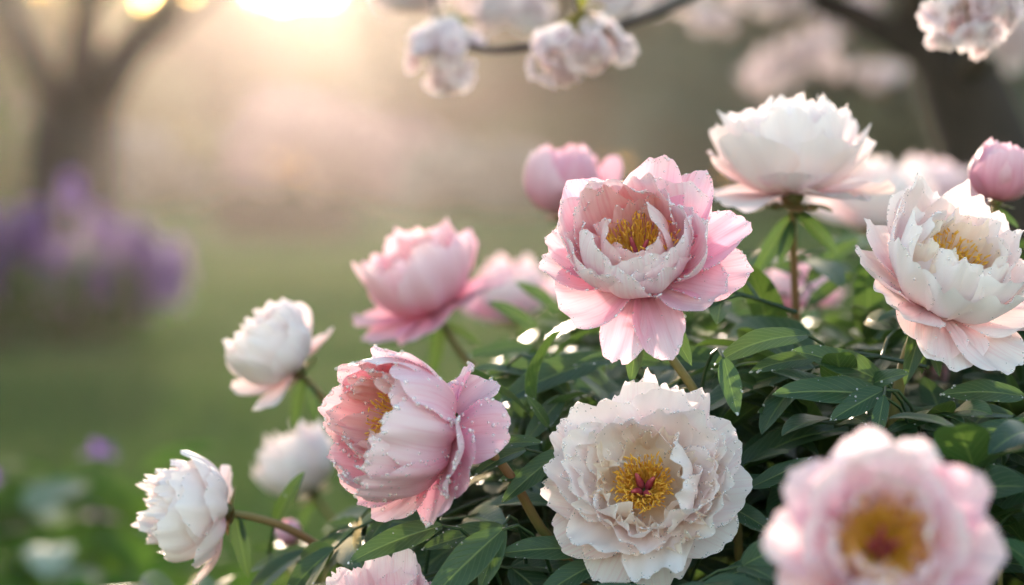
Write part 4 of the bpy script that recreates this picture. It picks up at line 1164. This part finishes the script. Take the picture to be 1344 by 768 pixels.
# leaflets placed singly where the photograph shows them: base x, y, tip x, y, depth, width ratio, roll towards camera
HL = [(1160, 520, 1015, 520, 1.60, 0.19, 0.7, 0.5), (1165, 505, 1040, 462, 1.62, 0.2, 0.8, 0.5), (1160, 512, 1090, 552, 1.59, 0.26, 0.9, 0.2), (1160, 520, 1150, 575, 1.58, 0.24, 1.2, 0.2),
      (1060, 440, 940, 480, 1.62, 0.2, 0.5, 0.9), (1070, 470, 985, 490, 1.64, 0.2, 0.4, 0.6), (950, 470, 968, 545, 1.57, 0.24, 1.3, 0.2),
      (640, 585, 712, 582, 1.60, 0.2, 0.8, 0.4), (690, 590, 625, 625, 1.61, 0.22, 0.6, 0.7), (740, 590, 660, 660, 1.60, 0.2, 0.8, 0.3), (720, 618, 655, 632, 1.62, 0.2, 0.8, 0.3),
      (580, 690, 460, 740, 1.58, 0.2, 0.9, 0.5), (660, 692, 555, 722, 1.62, 0.2, 0.9, 0.3), (660, 695, 562, 790, 1.57, 0.24, 1.1, 0.3), (660, 690, 630, 775, 1.58, 0.22, 1.0, 0.2),
      (780, 720, 655, 728, 1.60, 0.19, 0.8, 0.4), (790, 735, 700, 790, 1.59, 0.22, 0.9, 0.3), (760, 740, 730, 800, 1.6, 0.2, 0.9, 0.2),
      (985, 640, 1065, 600, 1.62, 0.2, 0.8, -0.2), (975, 630, 1040, 640, 1.63, 0.24, 0.6, 0.4), (950, 660, 1015, 700, 1.63, 0.26, 0.8, 0.3), (940, 762, 1030, 735, 1.6, 0.2, 0.7, 0.4),
      (1344, 520, 1235, 520, 1.62, 0.2, 0.8, 0.6), (1400, 570, 1262, 575, 1.60, 0.19, 0.8, 0.6), (1300, 580, 1290, 630, 1.58, 0.28, 1.2, 0.2), (1330, 545, 1250, 545, 1.63, 0.2, 0.5, 0.4),
      (760, 480, 640, 492, 1.80, 0.2, 0.4, 0.5), (800, 470, 660, 530, 1.74, 0.2, 0.5, 0.6), (880, 478, 755, 482, 1.72, 0.18, 0.4, 0.7), (740, 520, 690, 580, 1.70, 0.24, 1.1, 0.3),
      (700, 470, 745, 520, 1.75, 0.26, 1.0, 0.2), (560, 640, 590, 560, 1.72, 0.22, 0.6, 0.5), (520, 660, 480, 720, 1.70, 0.24, 0.9, 0.4), (1010, 330, 960, 400, 1.95, 0.2, 0.6, 0.4),
      (1060, 370, 1130, 315, 1.95, 0.2, 0.5, 0.6), (1050, 360, 980, 335, 1.98, 0.2, 0.5, 0.6), (1060, 400, 1120, 360, 1.95, 0.2, 0.6, 0.4), (720, 560, 690, 520, 1.68, 0.2, 0.6, 0.4),
      (705, 432, 640, 398, 1.98, 0.2, 0.5, 0.5), (735, 410, 676, 372, 2.02, 0.2, 0.5, 0.6), (700, 455, 615, 470, 1.9, 0.2, 0.6, 0.5), (930, 400, 1000, 372, 1.9, 0.2, 0.5, 0.5), (960, 420, 1030, 408, 1.85, 0.2, 0.6, 0.5), (690, 500, 610, 540, 1.78, 0.22, 0.7, 0.6),
      (360, 690, 400, 620, 1.80, 0.17, 0.9, 0.7), (470, 700, 390, 745, 1.78, 0.2, 0.9, 0.5), (500, 690, 430, 690, 1.82, 0.2, 0.8, 0.4)]
single = []
for bx, by, tx, ty, d, wr_, face, droop in HL:
    b = P(bx, by, d); t = P(tx, ty, d - 0.01)
    L = np.linalg.norm(t - b) * (1 + 0.06 * droop)
    dr = nrm(t - b)
    upn = nrm(np.array((0, 0, 1.0)) + (face + 0.7) * nrm(CAMV - b) + rng.normal(0, 0.15, 3))
    # start a little higher so that the drooping tip lands on its place
    sidev = nrm(np.cross(dr, upn)); nn_ = np.cross(sidev, dr)
    dr = nrm(dr + nn_ * 0.45 * droop)
    mb = MB()
    q = leaflet(mb, rng, b, dr, upn, L, L * wr_, droop=droop, fold=rng.uniform(0.2, 0.5), nu=9, nv=19)
    root_in = b - dr * 0.05 + np.array((0.0, 0.06, -0.10))
    tube(mb, bez(b, b - dr * 0.02, root_in + (0, 0, 0.04), root_in, 6), np.linspace(0.0011, 0.0016, 6), 5)
    single.append((mb, q))
for mb, q in single:
    drops(dewmb, rng, q - 0, rng.integers(3, 22), 0.0003, 0.0013, np.array((0, -0.5, 1.0)), edge=0.6)

print('LEAVES', len(made), tries)
made.sort(key=lambda m: -m[0])
off = np.array(GROUND_CENTRE)
def settle(mb):
    mb.v = [x_ - off for x_ in mb.v]
    return mb
nl = 0
for mb, q in single:
    settle(mb).build('leaf', M['leaf'], bush); nl += 1
rest = MB()
for k, (s_, mb, gr, p) in enumerate(made):
    if k < 90:
        for q in gr:
            if rng.random() < 0.4: drops(dewmb, rng, q, rng.integers(1, 8), 0.0003, 0.0013, np.array((0, -0.5, 1.0)), edge=0.5)
    settle(mb)
    if nl < 99:
        mb.build('leaf', M['leaf'], bush); nl += 1
    else:
        n0 = rest.n
        for vv_, ff_, uu_ in zip(mb.v, mb.f, mb.uv): pass
        acc = 0
        for vv_, ff_, uu_ in zip(mb.v, mb.f, mb.uv):
            rest.add(vv_, ff_ - acc, uu_); acc += len(vv_)
if rest.n:
    tag(rest.build('foliage', M['leaf'], bush), kind='stuff')
tag(settle(dewmb).build('dew', M['dew'], bush), kind='stuff')
# leaf stalks from the crown of the plant to the leaves
for k in range(26):
    t = made[int(rng.integers(0, len(made)))][3] if made else EC
    b = GROUND_CENTRE + np.array((rng.normal(0, 0.12), rng.normal(0, 0.1), 0))
    mb = MB(); tube(mb, bez(b, b + (0, 0, 0.35), t - np.array((0, 0, 0.15)), t, 14) - off, np.linspace(0.0045, 0.0018, 14), 7)
    mb.build('stem', M['stem'], bush)

# ------------------------------------------------------------------ cherry tree at right with blossom
rng = np.random.default_rng(21)
D = 5.0
base = P(1432, 812, D); base[2] = 0
root = empty('cherry_tree', base, 'leaning dark cherry tree at right with pale pink blossom clusters overhead', 'tree')
def lt(name, pts, r0, r1, mat, seg=10, n=18):
    q = smooth_path(pts, n)
    mb = MB(); tube(mb, q - base, np.linspace(r0, r1, n) if np.isscalar(r0) else np.interp(np.linspace(0, 1, n), np.linspace(0, 1, len(r0)), r0), seg); return mb.build(name, mat, root), q
lt('trunk', [base, P(1385, 560, D), P(1345, 360, D), P(1305, 220, D), P(1262, 110, D), P(1222, 10, D), P(1180, -150, D), P(1120, -420, D)], 0.135, 0.06, M['bark'], 14, 26)
lt('limb', [P(1215, 70, D), P(1165, 42, D), P(1105, 12, D), P(1040, -12, D - 0.1), P(940, -40, D - 0.3), P(820, -60, D - 0.5)], 0.042, 0.016, M['bark'])
lt('limb', [P(1215, 0, D), P(1150, -140, D - 0.8), P(1060, -120, D - 1.8), P(960, -40, 2.45), P(905, -4, 2.25), P(860, 18, 2.18), P(800, 38, 2.12), P(740, 52, 2.12), P(690, 62, 2.15), P(640, 68, 2.18), P(585, 50, 2.22)], (0.04, 0.034, 0.022, 0.009, 0.0062, 0.0056, 0.005, 0.0046, 0.004, 0.0034, 0.0026), 0, M['twig'], 9, 44)
lt('limb', [P(1262, 100, D), P(1300, 60, D - 0.3), P(1330, 0, D - 0.8), P(1340, -80, 3.2), P(1310, -60, 2.3), P(1262, -24, 2.0)], 0.03, 0.003, M['twig'], 8, 30)
lt('twig', [P(790, 40, 2.12), P(772, 22, 2.11), P(756, 14, 2.10), P(748, -30, 2.14)], 0.003, 0.0015, M['twig'], 6)
lt('twig', [P(590, 50, 2.22), P(574, 26, 2.24), P(566, -6, 2.28)], 0.003, 0.0015, M['twig'], 6)
def blossom_flower(mb, rng, c, ax, r):
    ax = nrm(ax); x = nrm(np.cross(ax, rng.normal(0, 1, 3))); y = np.cross(ax, x)
    for ring, (n, rr_, lift) in enumerate(((5, 1.0, 0.12), (5, 0.85, 0.35), (4, 0.5, 0.9))):
        for k in range(n):
            a = k / n * 6.283 + ring * 0.5 + rng.normal(0, 0.1)
            dr = nrm(x * math.cos(a) + y * math.sin(a) + ax * lift * rng.uniform(0.7, 1.2)); sd_ = nrm(np.cross(ax, dr)); nn = np.cross(dr, sd_)
            G = np.zeros((4, 4, 3))
            for i, u in enumerate((-1, -0.35, 0.35, 1)):
                for j, v_ in enumerate((0.08, 0.45, 0.8, 1.0)):
                    wv = (0.15, 0.42, 0.5, 0.3)[j] * r * rr_
                    G[i, j] = c + dr * r * rr_ * (v_ - 0.07 * (abs(u) < 0.5) * (j == 3)) + sd_ * u * wv + nn * (0.16 * r * u * u + 0.12 * r * v_ * v_ + rng.normal(0, 0.03 * r))
            mb.add(G, grid_faces(4, 4))
def cluster(px, py, d, wpx, hpx, n, leaf=True, fr=0.019):
    c = P(px, py, d); sx = wpx / 2 / FPX * d; sy = hpx / 2 / FPX * d
    top = c + np.array((0, 0, sy * 1.05))
    mb = MB(); st = MB()
    sub = rng.uniform(-0.62, 0.62, (4, 3)); sub[0] = (0.05, -0.2, -0.15)
    for k in range(n):
        q = sub[k % len(sub)] + rng.normal(0, 0.36, 3)
        q = q / max(1.0, np.linalg.norm(q) / 1.1)
        p = c + q * np.array((sx - fr * 0.6, sx * 0.75, sy - fr * 0.6))
        blossom_flower(mb, rng, p, q + np.array((0, -0.25, -0.35)) + rng.normal(0, 0.35, 3), fr * rng.uniform(0.8, 1.1))
        tube(st, bez(top, top * 0.6 + p * 0.4 + (0, 0, 0.004), p + (0, 0, 0.01), p, 5), 0.0006, 4)
    mb.v = [x_ - base for x_ in mb.v]; st.v = [x_ - base for x_ in st.v]
    o = mb.build('blossom_cluster', M['blossom'], root)
    st.build('flower_stalks', M['bud_leaf'], o)
    if leaf:
        lf = MB()
        for k in range(6):
            leaflet(lf, rng, top - base + rng.normal(0, 0.003, 3), (rng.normal(0, 0.7), rng.normal(0, 0.5) - 0.3, rng.uniform(-0.6, 0.7)), (0, -0.5, 1), rng.uniform(0.016, 0.03), 0.006, droop=0.5, nv=7, nu=5)
        lf.build('young_leaves', M['bud_leaf'], o)
cluster(590, 84, 2.22, 120, 110, 34, fr=0.0145)
cluster(765, 68, 2.10, 156, 104, 40, fr=0.014)
cluster(1262, 20, 1.98, 164, 112, 42, fr=0.014)
for (px, py, d, wd, ht, n) in ((640, 8, 3.2, 110, 70, 14), (700, 18, 3.0, 70, 60, 10), (880, -6, 3.0, 110, 60, 12), (800, 4, 2.7, 90, 50, 10), (545, -8, 3.2, 120, 60, 14), (1000, 0, 4.4, 130, 60, 14), (940, 20, 4.6, 90, 50, 10),
                               (1060, 70, 5.6, 130, 90, 40), (1120, 20, 5.4, 110, 90, 14), (1010, 95, 5.8, 90, 70, 12), (1320, 60, 4.2, 90, 110, 14), (1150, 95, 6.0, 80, 50, 8)):
    cluster(px, py, d, wd * 0.9, ht * 0.9, n + 12, leaf=False, fr=0.021)
for k in range(16):     # the crown overhead, above the frame
    cluster(rng.uniform(700, 1500), rng.uniform(-420, -110), rng.uniform(3.6, 6.2), 140, 100, 24, leaf=False, fr=0.022)

# ------------------------------------------------------------------ small plants at lower left
rng = np.random.default_rng(31)
M['violet'] = plain_mat('violet_flower', [(0.30, 0.10, 0.52), (0.44, 0.20, 0.66)], 50, 0.6, tmix=0.5)
M['plant_pale'] = leaf_mat('pale_leaf', (0.12, 0.18, 0.12), (0.20, 0.25, 0.19), (0.14, 0.2, 0.09), 0.25, 0.6, spec=0.15, veins=False)
def small_plant(label, px, d, top_py, flowers, mat, nleaf, spread, seed, leafL=0.09, pale=0):
    rng = np.random.default_rng(seed)
    b = P(px, 768, d); b[2] = 0
    h = P(px, top_py, d)[2]
    rt = empty('flowering_plant', b, label, 'flowering plant', 'small purple flowering plants at lower left')
    mb = MB()
    for k in range(12):
        e = np.array((rng.normal(0, spread), rng.normal(0, spread * 0.6), h * rng.uniform(0.6, 0.95)))
        tube(mb, bez((rng.normal(0, 0.02), rng.normal(0, 0.02), 0), (0, 0, h * 0.4), e - np.array((0, 0, 0.05)), e, 8), np.linspace(0.003, 0.0015, 8), 5)
    mb.build('stems', M['foliage_fresh'], rt)
    mb = MB(); mp_ = MB()
    for k in range(nleaf):
        p = np.array((rng.normal(0, spread), rng.normal(0, spread * 0.7), h * rng.uniform(0.35, 0.97)))
        a = rng.uniform(0, 6.283)
        leaflet(mp_ if rng.random() < pale else mb, rng, p, (math.cos(a), math.sin(a), rng.uniform(-0.2, 0.6)), (0, -0.3, 1), leafL * rng.uniform(0.7, 1.2), leafL * rng.uniform(0.22, 0.34), droop=0.7, nv=8, nu=5)
    mb.build('foliage', mat, rt)
    if mp_.n: mp_.build('pale_foliage', M['plant_pale'], rt)
    for (fx, fy) in flowers:
        c = P(fx, fy, d) - b
        mb = MB()
        for k in range(16):
            q = nrm(rng.normal(0, 1, 3)); q[2] = abs(q[2]) * 0.6
            leaflet(mb, rng, c, q, nrm(np.array((0, 0, 1)) + q * 0.1), 0.032, 0.011, droop=0.4, nv=6, nu=5)
        mb.build('flower', M['violet'], rt)
        mb = MB(); tube(mb, bez((c[0] * 0.5, c[1] * 0.5, 0), (c[0] * 0.6, c[1] * 0.6, c[2] * 0.5), c - np.array((0, 0, 0.05)), c, 8), 0.002, 5); mb.build('flower_stem', M['foliage_fresh'], rt)
small_plant('bright green leafy plant with two purple flowers at lower left', 105, 3.7, 610, [(130, 598), (132, 682)], M['foliage_fresh'], 46, 0.07, 201, leafL=0.15)
small_plant('pale leaved plant with one purple flower in the lower left corner', 30, 3.5, 620, [(44, 741)], M['foliage_fresh'], 42, 0.07, 202, leafL=0.15, pale=0.2)
small_plant('low leafy plant without flowers left of the lower left white peony', 200, 4.1, 662, [], M['foliage_fresh'], 42, 0.08, 203, leafL=0.15, pale=0.12)
small_plant('plant with pale grey leaves, lowest in the lower left corner', 120, 3.3, 715, [(-18, 640)], M['foliage_fresh'], 42, 0.1, 204, leafL=0.14, pale=0.25)
